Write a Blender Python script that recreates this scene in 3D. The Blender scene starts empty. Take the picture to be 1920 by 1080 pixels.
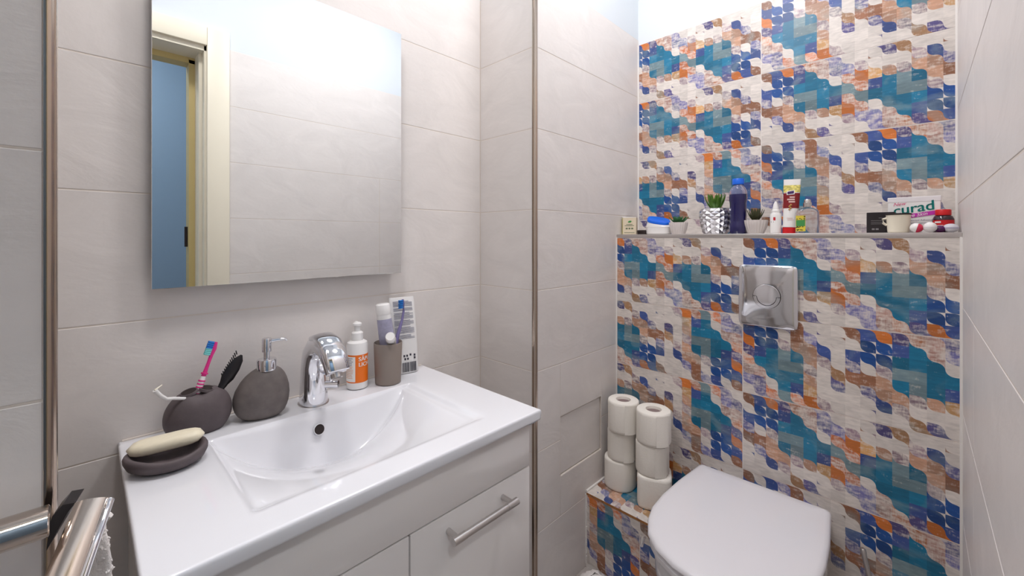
import bpy, bmesh, math, random
from mathutils import Vector, Matrix
random.seed(7)
PI = math.pi
SC = bpy.context.scene
COL = SC.collection

# ------------------------------------------------------------------ camera, light, exposure
cam_d = bpy.data.cameras.new('camera')
cam = bpy.data.objects.new('camera', cam_d); COL.objects.link(cam)
cam.location = (0, -1.093, 1.16)
cam.rotation_euler = (PI/2, 0, math.radians(44.27-90))
cam_d.sensor_width = 36; cam_d.lens = 36*781/1920
cam_d.shift_y = -94/1920; cam_d.clip_start = 0.01
SC.camera = cam
w = bpy.data.worlds.new('world'); SC.world = w; w.use_nodes = True
w.node_tree.nodes['Background'].inputs[0].default_value = (.75, .83, 1, 1)
w.node_tree.nodes['Background'].inputs[1].default_value = 0.3
SC.view_settings.view_transform = 'Standard'; SC.view_settings.look = 'None'
SC.view_settings.exposure = 1.0; SC.view_settings.gamma = 1.0
SC.view_settings.use_curve_mapping = False
LAMP_POWER = 27.0            # emission of the ceiling panel (radiance)
HALL_POWER = 40.0

# ------------------------------------------------------------------ helpers
def lin(c):
    c = c/255.0
    return c/12.92 if c <= .04045 else ((c+.055)/1.055)**2.4
def rgb(r, g, b, a=1.0): return (lin(r), lin(g), lin(b), a)

class MB:
    def __init__(s): s.v = []; s.f = []
    def add(s, v, f, M=None):
        n = len(s.v)
        s.v += [tuple(M @ Vector(p)) if M else tuple(p) for p in v]
        s.f += [tuple(i+n for i in q) for q in f]
        return s
    def box(s, a, b, r=0.0, seg=2, M=None):
        bm = bmesh.new(); bmesh.ops.create_cube(bm, size=1)
        for v in bm.verts:
            v.co = [a[i]+(v.co[i]+.5)*(b[i]-a[i]) for i in range(3)]
        if r > 0: bmesh.ops.bevel(bm, geom=bm.edges[:], offset=r, segments=seg, affect='EDGES', profile=.5)
        bm.verts.index_update()
        s.add([v.co[:] for v in bm.verts], [[v.index for v in f.verts] for f in bm.faces], M); bm.free()
        return s
    def loft(s, secs, cap=True, M=None, close=True):
        n = len(secs[0]); v = [p for q in secs for p in q]; f = []
        for k in range(len(secs)-1):
            for i in range(n if close else n-1):
                j = (i+1) % n
                f.append((k*n+i, k*n+j, (k+1)*n+j, (k+1)*n+i))
        if cap:
            f.append(tuple(reversed(range(n)))); f.append(tuple(range((len(secs)-1)*n, len(secs)*n)))
        return s.add(v, f, M)
    def lathe(s, prof, c=(0, 0, 0), n=32, M=None, sx=1, sy=1):
        secs = [[(c[0]+r*sx*math.cos(2*PI*i/n), c[1]+r*sy*math.sin(2*PI*i/n), c[2]+z) for i in range(n)] for r, z in [(max(r, 1e-5), z) for r, z in prof]]
        return s.loft(secs, True, M)
    def tube(s, path, rad, n=16, up=(0, 0, 1), ab=(1, 1)):
        path = [Vector(p) for p in path]; secs = []
        if not isinstance(rad, (list, tuple)): rad = [rad]*len(path)
        u0 = Vector(up)
        for k, p in enumerate(path):
            d = (path[min(k+1, len(path)-1)]-path[max(k-1, 0)]).normalized()
            a = d.cross(u0)
            if a.length < 1e-3: a = d.cross(Vector((1, 0, 0)))
            a.normalize(); b = a.cross(d).normalized()
            secs.append([p+a*(rad[k]*ab[0]*math.cos(2*PI*i/n))+b*(rad[k]*ab[1]*math.sin(2*PI*i/n)) for i in range(n)])
        return s.loft(secs)

def mesh_of(name, mb):
    me = bpy.data.meshes.new(name); me.from_pydata([tuple(p) for p in mb.v], [], mb.f); me.update()
    bm = bmesh.new(); bm.from_mesh(me); bmesh.ops.recalc_face_normals(bm, faces=bm.faces); bm.to_mesh(me); bm.free()
    return me
def smooth(me, ang=40):
    for p in me.polygons: p.use_smooth = True
    try: me.set_sharp_from_angle(angle=math.radians(ang))
    except Exception: pass
def link(name, me, parent=None):
    o = bpy.data.objects.new(name, me); COL.objects.link(o)
    if parent: o.parent = parent
    return o
def obj(name, mb, m, parent=None, sm=40):
    me = mesh_of(name, mb)
    for q in (m if isinstance(m, (list, tuple)) else [m]): me.materials.append(q)
    if sm: smooth(me, sm)
    return link(name, me, parent)
def tag(o, label, cat, group=None):
    o['label'] = label; o['category'] = cat
    if group: o['group'] = group
    return o
def thing(name, label, cat, loc=(0, 0, 0), group=None):
    o = bpy.data.objects.new(name, None); COL.objects.link(o); o.empty_display_size = .02
    o.location = loc; tag(o, label, cat, group); return o
def struct(name, mb, m, sm=0):
    o = obj(name, mb, m, None, sm); o['kind'] = 'structure'; return o
def ring(c, u, v, a, b, n=24, e=2.0):
    c, u, v = Vector(c), Vector(u), Vector(v); q = []
    for i in range(n):
        t = 2*PI*i/n; ct, st = math.cos(t), math.sin(t)
        q.append(c+u*(a*math.copysign(abs(ct)**(2/e), ct))+v*(b*math.copysign(abs(st)**(2/e), st)))
    return q
def text_mesh(body, size, align='LEFT', shear=0.0):
    cu = bpy.data.curves.new('txt', 'FONT'); cu.body = body; cu.size = size; cu.align_x = align; cu.shear = shear
    cu.resolution_u = 3
    o = bpy.data.objects.new('txt', cu); COL.objects.link(o)
    dg = bpy.context.evaluated_depsgraph_get()
    me = o.evaluated_get(dg).to_mesh()
    v = [tuple(p.co) for p in me.vertices]; f = [tuple(p.vertices) for p in me.polygons]
    o.evaluated_get(dg).to_mesh_clear()
    bpy.data.objects.remove(o); bpy.data.curves.remove(cu)
    return v, f
def put_text(name, body, size, mp, m, parent, align='LEFT', shear=0.0, bold=0.0):
    v, f = text_mesh(body, size, align, shear)
    mb = MB(); mb.add([mp(p[0], p[1]) for p in v], f)
    if bold: mb.add([mp(p[0]+bold, p[1]+bold*.3) for p in v], f)
    return obj(name, mb, m, parent, 0)

# ------------------------------------------------------------------ materials
def mat(name, col, rough=.5, metal=0.0, var=0.0, vs=30, bump=0.0, bs=200, coat=0.0, trans=0.0, ior=1.45, stretch=(1, 1, 1), sss=0.0):
    m = bpy.data.materials.new(name); m.use_nodes = True
    nt = m.node_tree; b = nt.nodes['Principled BSDF']
    b.inputs['Base Color'].default_value = col; b.inputs['Roughness'].default_value = rough; b.inputs['Metallic'].default_value = metal
    b.inputs['IOR'].default_value = ior
    b.inputs['Coat Weight'].default_value = coat; b.inputs['Coat Roughness'].default_value = .04
    b.inputs['Transmission Weight'].default_value = trans
    tc = nt.nodes.new('ShaderNodeNewGeometry'); mp = nt.nodes.new('ShaderNodeMapping')
    mp.inputs['Scale'].default_value = stretch
    nt.links.new(tc.outputs['Position'], mp.inputs['Vector'])
    if var:
        n = nt.nodes.new('ShaderNodeTexNoise'); n.inputs['Scale'].default_value = vs; n.inputs['Detail'].default_value = 6
        nt.links.new(mp.outputs[0], n.inputs['Vector'])
        r = nt.nodes.new('ShaderNodeMapRange'); r.inputs[1].default_value = .3; r.inputs[2].default_value = .7
        r.inputs[3].default_value = 1-var; r.inputs[4].default_value = 1+var*.6
        mx = nt.nodes.new('ShaderNodeMix'); mx.data_type = 'RGBA'; mx.blend_type = 'MULTIPLY'; mx.inputs[0].default_value = 1
        mx.inputs[6].default_value = col
        nt.links.new(n.outputs[0], r.inputs[0]); nt.links.new(r.outputs[0], mx.inputs[7]); nt.links.new(mx.outputs[2], b.inputs['Base Color'])
    if bump:
        n = nt.nodes.new('ShaderNodeTexNoise'); n.inputs['Scale'].default_value = bs; n.inputs['Detail'].default_value = 4
        nt.links.new(mp.outputs[0], n.inputs['Vector'])
        bp = nt.nodes.new('ShaderNodeBump'); bp.inputs['Strength'].default_value = bump; bp.inputs['Distance'].default_value = .002
        nt.links.new(n.outputs[0], bp.inputs['Height']); nt.links.new(bp.outputs[0], b.inputs['Normal'])
    return m
def emis(name, col, s):
    m = bpy.data.materials.new(name); m.use_nodes = True; nt = m.node_tree
    b = nt.nodes['Principled BSDF']; b.inputs['Base Color'].default_value = col
    b.inputs['Emission Color'].default_value = col; b.inputs['Emission Strength'].default_value = s
    return m

M = {}
def slate(name, col):
    m = mat(name, col, rough=.42); nt = m.node_tree; b = nt.nodes['Principled BSDF']
    g = [n for n in nt.nodes if n.type == 'NEW_GEOMETRY'][0]
    n1 = nt.nodes.new('ShaderNodeTexNoise'); n1.inputs['Scale'].default_value = 6; n1.inputs['Detail'].default_value = 8; n1.inputs['Distortion'].default_value = 1.2
    mp = nt.nodes.new('ShaderNodeMapping'); mp.inputs['Scale'].default_value = (1, 1, 1.6)
    nt.links.new(g.outputs['Position'], mp.inputs[0]); nt.links.new(mp.outputs[0], n1.inputs['Vector'])
    n2 = nt.nodes.new('ShaderNodeTexNoise'); n2.inputs['Scale'].default_value = 60; n2.inputs['Detail'].default_value = 5
    nt.links.new(mp.outputs[0], n2.inputs['Vector'])
    ad = nt.nodes.new('ShaderNodeMath'); ad.operation = 'MULTIPLY_ADD'; ad.inputs[1].default_value = .16
    nt.links.new(n2.outputs[0], ad.inputs[0]); nt.links.new(n1.outputs[0], ad.inputs[2])
    bp = nt.nodes.new('ShaderNodeBump'); bp.inputs['Strength'].default_value = .16; bp.inputs['Distance'].default_value = .01
    nt.links.new(ad.outputs[0], bp.inputs['Height']); nt.links.new(bp.outputs[0], b.inputs['Normal'])
    r = nt.nodes.new('ShaderNodeMapRange'); r.inputs[1].default_value = .3; r.inputs[2].default_value = .75; r.inputs[3].default_value = .95; r.inputs[4].default_value = 1.04
    mx = nt.nodes.new('ShaderNodeMix'); mx.data_type = 'RGBA'; mx.blend_type = 'MULTIPLY'; mx.inputs[0].default_value = 1; mx.inputs[6].default_value = col
    nt.links.new(n1.outputs[0], r.inputs[0]); nt.links.new(r.outputs[0], mx.inputs[7]); nt.links.new(mx.outputs[2], b.inputs['Base Color'])
    return m
M['slate'] = slate('pale_slate_tile', rgb(230, 224, 220))
M['grout'] = mat('light_grout', rgb(226, 216, 206), .9)
M['caulk'] = mat('white_caulk', rgb(238, 234, 230), .5)
M['paint'] = mat('bluish_white_paint', rgb(220, 226, 231), .85)
M['ceil'] = mat('ceiling_white_paint', rgb(232, 236, 240), .9)
M['bisque'] = mat('cut_tile_edge', rgb(176, 120, 72), .8, var=.3, vs=80)
M['chrome'] = mat('polished_chrome', rgb(226, 226, 230), .06, 1)
M['chrome2'] = mat('satin_chrome', rgb(206, 202, 200), .28, 1)
M['trim'] = mat('bronze_reflection_trim', rgb(176, 160, 146), .16, 1)  # brown reflections in the chrome are put into its base colour
M['warmchrome'] = mat('beige_reflection_chrome', rgb(198, 186, 176), .12, 1)  # beige reflection of the tiles is put into the chrome's tint
M['mirror'] = mat('silvered_mirror', rgb(240, 243, 244), .0, 1)
M['ceramic'] = mat('white_glazed_ceramic', rgb(238, 238, 242), .12, coat=.6)
M['lacquer'] = mat('white_gloss_lacquer', rgb(232, 226, 222), .16, coat=.3)
M['dark'] = mat('dark_hole', rgb(40, 30, 28), .7)
M['stone'] = mat('dark_grey_stoneware', rgb(96, 86, 88), .62, var=.14, vs=50, bump=.1)
M['stone2'] = mat('mid_grey_stoneware', rgb(112, 104, 101), .6, var=.22, vs=40, bump=.1)
M['soap'] = mat('cream_soap', rgb(240, 230, 204), .35, var=.05, vs=60, stretch=(1, 8, 1))
M['white'] = mat('white_plastic', rgb(240, 238, 236), .3)
M['taupe'] = mat('taupe_plastic', rgb(140, 128, 120), .6)
M['orange'] = mat('orange_label', rgb(240, 116, 20), .35)
M['ink'] = mat('grey_blue_ink', rgb(120, 120, 140), .5)
M['inkdark'] = mat('dark_ink', rgb(60, 58, 70), .5)
M['inkred'] = mat('red_ink', rgb(200, 40, 50), .5)
M['inkwhite'] = mat('white_ink', rgb(244, 240, 236), .5)
M['pink'] = mat('pink_plastic', rgb(226, 52, 140), .3)
M['bluebr'] = mat('blue_bristles', rgb(20, 116, 200), .6)
M['aqua'] = mat('aqua_bristles', rgb(120, 205, 205), .6)
M['black'] = mat('black_plastic', rgb(22, 18, 22), .35)
M['lav'] = mat('lavender_plastic', rgb(128, 120, 164), .3)
M['lavtube'] = mat('lilac_print', rgb(172, 170, 194), .35, var=.12, vs=120)
M['paper'] = mat('soft_white_paper', rgb(246, 241, 232), .9, bump=.35, bs=160)
M['core'] = mat('cardboard_core', rgb(140, 122, 120), .9)
M['seat'] = mat('white_seat_plastic', rgb(236, 234, 238), .22)
M['blue'] = mat('bright_blue_plastic', rgb(20, 104, 226), .3)
M['leaf'] = mat('green_leaf', rgb(78, 120, 36), .4, var=.3, vs=120)
M['leaf2'] = mat('blue_green_leaf', rgb(60, 118, 72), .4, var=.25, vs=120)
M['leaf3'] = mat('dusky_leaf', rgb(74, 78, 50), .5, var=.35, vs=150)
M['silver'] = mat('silver_glaze', rgb(222, 222, 226), .3, 1)
M['potwhite'] = mat('ribbed_white_pot', rgb(226, 218, 214), .6)
M['soil'] = mat('potting_soil', rgb(70, 52, 40), .9)
M['indigo'] = mat('indigo_liquid', rgb(26, 22, 84), .08, coat=.6)
M['glass'] = mat('clear_plastic', rgb(232, 236, 242), .05, trans=.95, ior=1.3)
M['cream'] = mat('cream_wax', rgb(240, 232, 212), .45)
M['kraft'] = mat('kraft_cream_card', rgb(226, 212, 186), .7)
M['olive'] = mat('olive_card', rgb(196, 186, 70), .7)
M['green'] = mat('green_label', rgb(70, 150, 80), .5)
M['yellow'] = mat('yellow_print', rgb(226, 206, 70), .5)
M['maroon'] = mat('maroon_print', rgb(130, 26, 30), .35)
M['redcap'] = mat('red_plastic', rgb(206, 30, 36), .3)
M['teal'] = mat('teal_ink', rgb(0, 134, 128), .5)
M['magenta'] = mat('magenta_ink', rgb(196, 50, 176), .5)
M['brownglass'] = mat('dark_bottle', rgb(46, 22, 34), .1, coat=.5)
M['purple'] = mat('purple_plastic', rgb(84, 30, 86), .15)
M['pearl'] = mat('pearl_plastic', rgb(206, 204, 210), .15)
M['cherry'] = mat('cherry_plastic', rgb(212, 52, 84), .3)
M['ivory'] = mat('ivory_door_frame', rgb(238, 230, 210), .4)
M['honey'] = mat('honey_rubber_seal', rgb(206, 186, 128), .5)
M['hallblue'] = mat('blue_hall_paint', rgb(164, 186, 206), .8)
M['floor'] = mat('grey_floor_tile', rgb(176, 168, 164), .4, var=.1, vs=8)
M['towel'] = mat('white_terry', rgb(246, 240, 236), .95, bump=.8, bs=420)
M['diff'] = emis('lamp_diffuser', (1.0, .965, .97, 1), LAMP_POWER)
M['halldiff'] = emis('hall_fill_emitter', (.9, .95, 1.0, 1), HALL_POWER)  # glow of the added hall fill light

def print_mat():
    m = bpy.data.materials.new('mosaic_print'); m.use_nodes = True; nt = m.node_tree; L = nt.links
    b = nt.nodes['Principled BSDF']; b.inputs['Roughness'].default_value = .3
    at = nt.nodes.new('ShaderNodeAttribute'); at.attribute_name = 'print'
    g = nt.nodes.new('ShaderNodeNewGeometry')
    def noise(scale, st, det=5, dist=0.0):
        mp = nt.nodes.new('ShaderNodeMapping'); mp.inputs['Scale'].default_value = st
        n = nt.nodes.new('ShaderNodeTexNoise'); n.inputs['Scale'].default_value = scale; n.inputs['Detail'].default_value = det; n.inputs['Distortion'].default_value = dist
        L.new(g.outputs['Position'], mp.inputs[0]); L.new(mp.outputs[0], n.inputs['Vector']); return n.outputs[0]
    def rng(x, a, b_, c, d):
        r = nt.nodes.new('ShaderNodeMapRange'); r.inputs[1].default_value = a; r.inputs[2].default_value = b_; r.inputs[3].default_value = c; r.inputs[4].default_value = d
        L.new(x, r.inputs[0]); return r.outputs[0]
    def mth(op, x, y):
        k = nt.nodes.new('ShaderNodeMath'); k.operation = op
        for i, q in enumerate((x, y)):
            if isinstance(q, (int, float)): k.inputs[i].default_value = q
            else: L.new(q, k.inputs[i])
        return k.outputs[0]
    def mix(mode, f, a, c):
        k = nt.nodes.new('ShaderNodeMix'); k.data_type = 'RGBA'; k.blend_type = mode
        for i, q in ((0, f), (6, a), (7, c)):
            if isinstance(q, (int, float, tuple)): k.inputs[i].default_value = q
            else: L.new(q, k.inputs[i])
        return k.outputs[2]
    hor = noise(40, (1, 1.0, 4), 7, .4); ver = noise(70, (1, 5, 1), 6, .3); big = noise(11, (1, 1, 1.4), 4, .8); fine = noise(240, (1, 1, 1), 3)
    # soft water-colour variation inside one colour
    c1 = mix('MIX', rng(big, .5, .66, 0, .38), at.outputs['Color'], (lin(150), lin(170), lin(170), 1))
    isd = rng(at.outputs['Alpha'], .0, .05, 0, 1)          # plain cream cells carry alpha 0
    c1 = mix('MIX', isd, at.outputs['Color'], c1)
    c1 = mix('MULTIPLY', 1.0, c1, rng(hor, .3, .7, .84, 1.08))
    # worn-off print down to the cream glaze: alpha = how much is worn
    mid = noise(55, (1, 1, 1.5), 6, .6)
    k = mth('ADD', mth('ADD', mth('MULTIPLY', hor, .36), mth('MULTIPLY', mid, .36)), mth('ADD', mth('MULTIPLY', ver, .2), mth('MULTIPLY', fine, .08)))
    k = mth('ADD', k, mth('MULTIPLY', at.outputs['Alpha'], .42))
    wear = rng(k, .60, .76, 0, .9)
    col = mix('MIX', wear, c1, (lin(226), lin(217), lin(208), 1))
    L.new(col, b.inputs['Base Color'])
    bp = nt.nodes.new('ShaderNodeBump'); bp.inputs['Strength'].default_value = .015; bp.inputs['Distance'].default_value = .002
    L.new(hor, bp.inputs['Height']); L.new(bp.outputs[0], b.inputs['Normal'])
    return m
M['print'] = print_mat()

# ------------------------------------------------------------------ room shell
TH = .008                              # tile thickness
def frame(n):                          # axes (right, up, out) of a wall seen from the room
    return {'-y': (Vector((1, 0, 0)), Vector((0, 0, 1)), Vector((0, -1, 0))),
            '-x': (Vector((0, -1, 0)), Vector((0, 0, 1)), Vector((-1, 0, 0))),
            '+y': (Vector((-1, 0, 0)), Vector((0, 0, 1)), Vector((0, 1, 0))),
            '+x': (Vector((0, 1, 0)), Vector((0, 0, 1)), Vector((1, 0, 0))),
            '+z': (Vector((0, -1, 0)), Vector((1, 0, 0)), Vector((0, 0, 1)))}[n]
def basis(n, o):
    u, v, q = frame(n)
    return Matrix(((u.x, v.x, q.x, o[0]), (u.y, v.y, q.y, o[1]), (u.z, v.z, q.z, o[2]), (0, 0, 0, 1)))
_tc = {}
def tile_mesh(wd, ht):
    k = (round(wd, 4), round(ht, 4))
    if k not in _tc:
        c = .0012
        v = [(0, 0, 0), (wd, 0, 0), (wd, ht, 0), (0, ht, 0), (0, 0, TH-c), (wd, 0, TH-c), (wd, ht, TH-c), (0, ht, TH-c),
             (c, c, TH), (wd-c, c, TH), (wd-c, ht-c, TH), (c, ht-c, TH)]
        f = [(3, 2, 1, 0), (0, 1, 5, 4), (1, 2, 6, 5), (2, 3, 7, 6), (3, 0, 4, 7), (4, 5, 9, 8), (5, 6, 10, 9), (6, 7, 11, 10), (7, 4, 8, 11), (8, 9, 10, 11)]
        me = bpy.data.meshes.new('wall_tile'); me.from_pydata(v, [], f); me.materials.append(M['slate']); _tc[k] = me
    return _tc[k]
GAP = .0014
def tile(parent, n, o, u0, u1, v0, v1):
    """one slate tile on the wall through o facing n; (u,v) in metres along the wall, face of the tile on the wall plane"""
    u, v, q = frame(n)
    t = link('wall_tile', tile_mesh(u1-u0-GAP, v1-v0-GAP), parent)
    p = Vector(o)+u*(u0+GAP/2)+v*(v0+GAP/2)-q*TH
    t.matrix_world = basis(n, p)
ROWS = [0, .2475, .4975, .7475, .9975, 1.2475, 1.4975, 1.7475, 1.9875]
ZC = 2.6
E_ = .0006

wl = struct('wall_left', MB().box((-.60, E_, 0), (1.1, .12, 1.9875)), M['grout'])
struct('wall_left_upper', MB().box((-.60, .002, 1.9875), (1.1, .12, ZC)), M['paint'])
for k in range(8): tile(wl, '-y', (-.2375, 0, 0), 0, 1.2, ROWS[k], ROWS[k+1])

HX0, HX1, HZ0, HZ1 = 1.0905-.9625, 1.3347-.9625, .378, .573      # access hatch, from the boxing's corner
_f = -.2525+E_
wb = struct('wall_boxing', MB().box((.9625+E_, -.232, 0), (1.80, .12, 1.9875)).box((.9625+E_, _f, 0), (.9625+HX0, -.232, 1.9875)).box((.9625+HX1, _f, 0), (1.80, -.232, 1.9875))
            .box((.9625+HX0, _f, 0), (.9625+HX1, -.232, HZ0)).box((.9625+HX0, _f, HZ1), (.9625+HX1, -.232, 1.9875)), M['grout'])
struct('wall_boxing_upper', MB().box((.9625+.002, -.2525+.002, 1.9875), (1.80, .12, ZC)), M['paint'])
for k in range(8):
    tile(wb, '-x', (.9625, 0, 0), 0, .2455, ROWS[k], ROWS[k+1])
# front of the boxing, with the access hatch let into two rows
for k in range(8):
    a, b = ROWS[k], ROWS[k+1]
    O = (.9625, -.2525, 0)
    if a < HZ0 < b or a < HZ1 < b:
        tile(wb, '-y', O, .007, HX0, a, b); tile(wb, '-y', O, HX1, .66, a, b)
        if a < HZ0 < b: tile(wb, '-y', O, HX0-GAP, HX1+GAP, a, HZ0)
        if a < HZ1 < b: tile(wb, '-y', O, HX0-GAP, HX1+GAP, HZ1, b)
    else: tile(wb, '-y', O, .007, .66, a, b)
t = link('access_hatch', tile_mesh(HX1-HX0-.006, HZ1-HZ0-.006), wb)
t.matrix_world = basis('-y', (.9625+HX0+.003, -.2525+TH+.0045, HZ0+.0025))

wf = struct('wall_far', MB().box((1.6217+E_, -1.30, 1.0), (1.80, -.24, 1.967)), M['caulk'])
struct('wall_far_upper', MB().box((1.6217+.002, -1.30, 1.967), (1.80, -.24, ZC)), M['paint'])
wc = struct('wall_cistern', MB().box((1.445+E_, -1.19, 0), (1.640, -.245, 1.166)), M['caulk'])

DX0, DX1, DZ = -.36, .366, 1.985            # door opening in the right wall
wr = struct('wall_right', MB().box((DX1+.02, -1.37, 0), (1.8, -1.168-E_, 1.9975)), M['grout'])
struct('wall_right_upper', MB().box((DX1+.02, -1.37, 1.9975), (1.8, -1.170, ZC)).box((-.9, -1.37, DZ+.02), (DX1+.02, -1.170, ZC)), M['paint'])
struct('wall_right_near', MB().box((-.9, -1.37, 0), (DX0-.02, -1.170, DZ+.02)), M['slate'])
RE = ROWS[:-1]+[1.9975]
for k in range(8):
    O = (1.64, -1.168, 0); u1 = 1.64-.448
    if RE[k] > 1.40: tile(wr, '+y', O, 0, u1, RE[k], RE[k+1])
    else:
        tile(wr, '+y', O, 0, 1.64-1.172, RE[k], RE[k+1]); tile(wr, '+y', O, 1.64-1.172, u1, RE[k], RE[k+1])

wp = struct('wall_pillar', MB().box((-.9, -.467+E_, 0), (-.027-E_, -.37, 1.9975)), M['grout'])
struct('wall_pillar_upper', MB().box((-.9, -.465, 1.9975), (-.0285, -.37, ZC)), M['paint'])
for k in range(8):
    tile(wp, '-y', (-.53, -.467, 0), 0, .5018, RE[k], RE[k+1])
    tile(wp, '+x', (-.0270, -.460, 0), 0, .09, RE[k], RE[k+1])
struct('wall_near', MB().box((-.62, -1.40, 0), (-.53, .0, ZC)), M['slate'])
struct('ceiling', MB().box((-.95, -2.7, ZC), (1.85, .15, ZC+.06)), M['ceil'])
struct('floor', MB().box((-.95, -2.7, -.06), (1.85, .15, 0)), M['floor'])
# hall beyond the doorway
struct('wall_hall', MB().box((-1.0, -2.62, 0), (1.85, -2.55, ZC)), M['hallblue'])
struct('wall_hall_end', MB().box((1.2, -2.6, 0), (1.27, -1.37, ZC)), M['hallblue'])
struct('wall_hall_start', MB().box((-.95, -2.6, 0), (-.88, -1.37, ZC)), M['hallblue'])

# ------------------------------------------------------------------ printed mosaic tiles
PAL = {'W': (230, 222, 215, 0), 'T': (24, 116, 152, .06), 'N': (64, 86, 148, .12), 'S': (30, 78, 146, .06), 'G': (118, 142, 150, .1),
       'L': (122, 120, 172, .38), 'l': (160, 136, 148, .42), 'D': (94, 86, 140, .28), 'O': (214, 122, 56, .1), 'o': (210, 136, 96, .45),
       'f': (216, 124, 78, .4), 'P': (198, 154, 128, .22), 'p': (188, 146, 134, .42), 'y': (218, 168, 112, .3), 'R': (154, 106, 80, .2), 'B': (176, 134, 98, .22)}
GRP = {'W': 0, 'T': 1, 'N': 1, 'S': 1, 'G': 1, 'L': 2, 'l': 3, 'p': 3, 'o': 4, 'f': 5, 'D': 6, 'O': 7, 'P': 8, 'y': 7, 'R': 8, 'B': 9}
Q = ["RNODopLW", "WSSNTpLL", "NSSTTTWf", "LWlGGTTG", "RRPTGTNf", "WLPPlPyO", "WWNlWWWl", "WWWWBDWW"]
def tr(a): return [''.join(a[j][i] for j in range(8)) for i in range(8)]
def r180(a): return [r[::-1] for r in a[::-1]]
def cat(a, b): return [x+y for x, y in zip(a, b)]
Rq = r180(Q)
DES = {'A': cat(Q, Rq), 'B': cat(tr(Q), Q), 'Br': cat(Rq, tr(Rq))}
def clip(poly, x0, x1, y0, y1):
    for ax, lim, sg in ((0, x0, 1), (0, x1, -1), (1, y0, 1), (1, y1, -1)):
        out = []
        for i in range(len(poly)):
            a, b = poly[i-1], poly[i]; ia = (a[ax]-lim)*sg >= -1e-9; ib = (b[ax]-lim)*sg >= -1e-9
            if ia != ib:
                t = (lim-a[ax])/(b[ax]-a[ax]); out.append((a[0]+t*(b[0]-a[0]), a[1]+t*(b[1]-a[1])))
            if ib: out.append(b)
        poly = out
        if len(poly) < 3: return []
    return poly
_pc = {}
def print_mesh(kind, c0, c1, r0, r1, cw, ch):
    """c0..c1 columns, r0..r1 rows (from the top) of a 16x8 design, cut to size"""
    key = (kind, c0, c1, r0, r1, round(cw, 5), round(ch, 5))
    if key in _pc: return _pc[key]
    G = DES[kind]; rnd = random.Random(kind); polys = []
    def cell(r, c): return G[r][c] if 0 <= r < 8 and 0 <= c < 16 else None
    def arc(cx, cy, rad, a0, a1, n=6): return [(cx+rad*math.cos(a0+(a1-a0)*i/n), cy+rad*math.sin(a0+(a1-a0)*i/n)) for i in range(n+1)]
    for r in range(8):
        for c in range(16):
            k = G[r][c]; jt = rnd.uniform(.93, 1.01) if k == 'W' else rnd.uniform(.86, 1.1); col = tuple(min(255, q*jt) for q in PAL[k][:3])+(PAL[k][3],); x, y = c, 8-r-1
            nN, nE, nS, nW = cell(r-1, c), cell(r, c+1), cell(r+1, c), cell(r, c-1)
            cut = []
            for a, b in ((nN, nE), (nS, nW)):
                f = None; rad = .52
                diff = lambda q: q is not None and GRP[q] != GRP[k]
                if k == 'f': f = PAL[a or b or 'W'] if (a or b) else PAL['W']
                elif k == 'S' and rnd.random() < .85: f = PAL['W']; rad = .52
                elif (diff(a) or a is None) and (diff(b) or b is None) and (a or b): f = PAL[a or b]
                elif k == 'W' and a == 'W' and b == 'W' and rnd.random() < .38: f = PAL[rnd.choice('DRlN')]; rad = .40
                if f and f[:3] == col[:3]: f = None
                cut.append((f, rad))
            (ft, rt_), (fb, rb) = cut
            p = []
            if fb:
                a = arc(rb, rb, rb, -PI/2, -PI)          # bottom -> left side, round BL
                polys.append(([(x, y)]+[(x+q[0], y+q[1]) for q in a], fb)); bl = [(x+q[0], y+q[1]) for q in a][::-1]
            else: bl = [(x, y)]
            if ft:
                a = arc(1-rt_, 1-rt_, rt_, 0, PI/2)
                polys.append(([(x+1, y+1)]+[(x+q[0], y+q[1]) for q in a][::-1], ft)); tr_ = [(x+q[0], y+q[1]) for q in a]
            else: tr_ = [(x+1, y+1)]
            polys.append((bl+[(x+1, y)]+tr_+[(x, y+1)], col))
    y0, y1 = 8-r1, 8-r0
    V, Fc, C = [], [], []
    for p, col in polys:
        p = clip(p, c0, c1, y0, y1)
        if len(p) < 3: continue
        ar = sum(p[i-1][0]*p[i][1]-p[i][0]*p[i-1][1] for i in range(len(p)))
        if abs(ar) < 1e-6: continue
        if ar < 0: p = p[::-1]
        n = len(V); V += [((q[0]-c0)*cw, (q[1]-y0)*ch, TH) for q in p]; Fc.append(tuple(range(n, n+len(p)))); C.append(col)
    nf = len(Fc); W_, H_ = (c1-c0)*cw, (y1-y0)*ch; n = len(V)
    V += [(0, 0, 0), (W_, 0, 0), (W_, H_, 0), (0, H_, 0), (0, 0, TH), (W_, 0, TH), (W_, H_, TH), (0, H_, TH)]
    Fc += [tuple(n+i for i in q) for q in ((3, 2, 1, 0), (0, 1, 5, 4), (1, 2, 6, 5), (2, 3, 7, 6), (3, 0, 4, 7))]
    me = bpy.data.meshes.new('mosaic_tile'); me.from_pydata(V, [], Fc)
    me.materials.append(M['print']); me.materials.append(M['bisque'])
    at = me.color_attributes.new('print', 'FLOAT_COLOR', 'CORNER')
    for p in me.polygons:
        if p.index < nf:
            q = C[p.index]; cc = (lin(q[0]), lin(q[1]), lin(q[2]), q[3])
            for li in p.loop_indices: at.data[li].color = cc
        else: p.material_index = 1
    _pc[key] = me
    return me
def mosaic(parent, n, o, u0, u1, v0, v1, kind, c0, c1, r0=0, r1=8, name='mosaic_tile'):
    u, v, q = frame(n); g = .0024
    t = link(name, print_mesh(kind, c0, c1, r0, r1, (u1-u0-g)/(c1-c0), (v1-v0-g)/(r1-r0)), parent)
    p = Vector(o)+u*(u0+g/2)+v*(v0+g/2)-q*TH
    t.matrix_world = basis(n, p)
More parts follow.
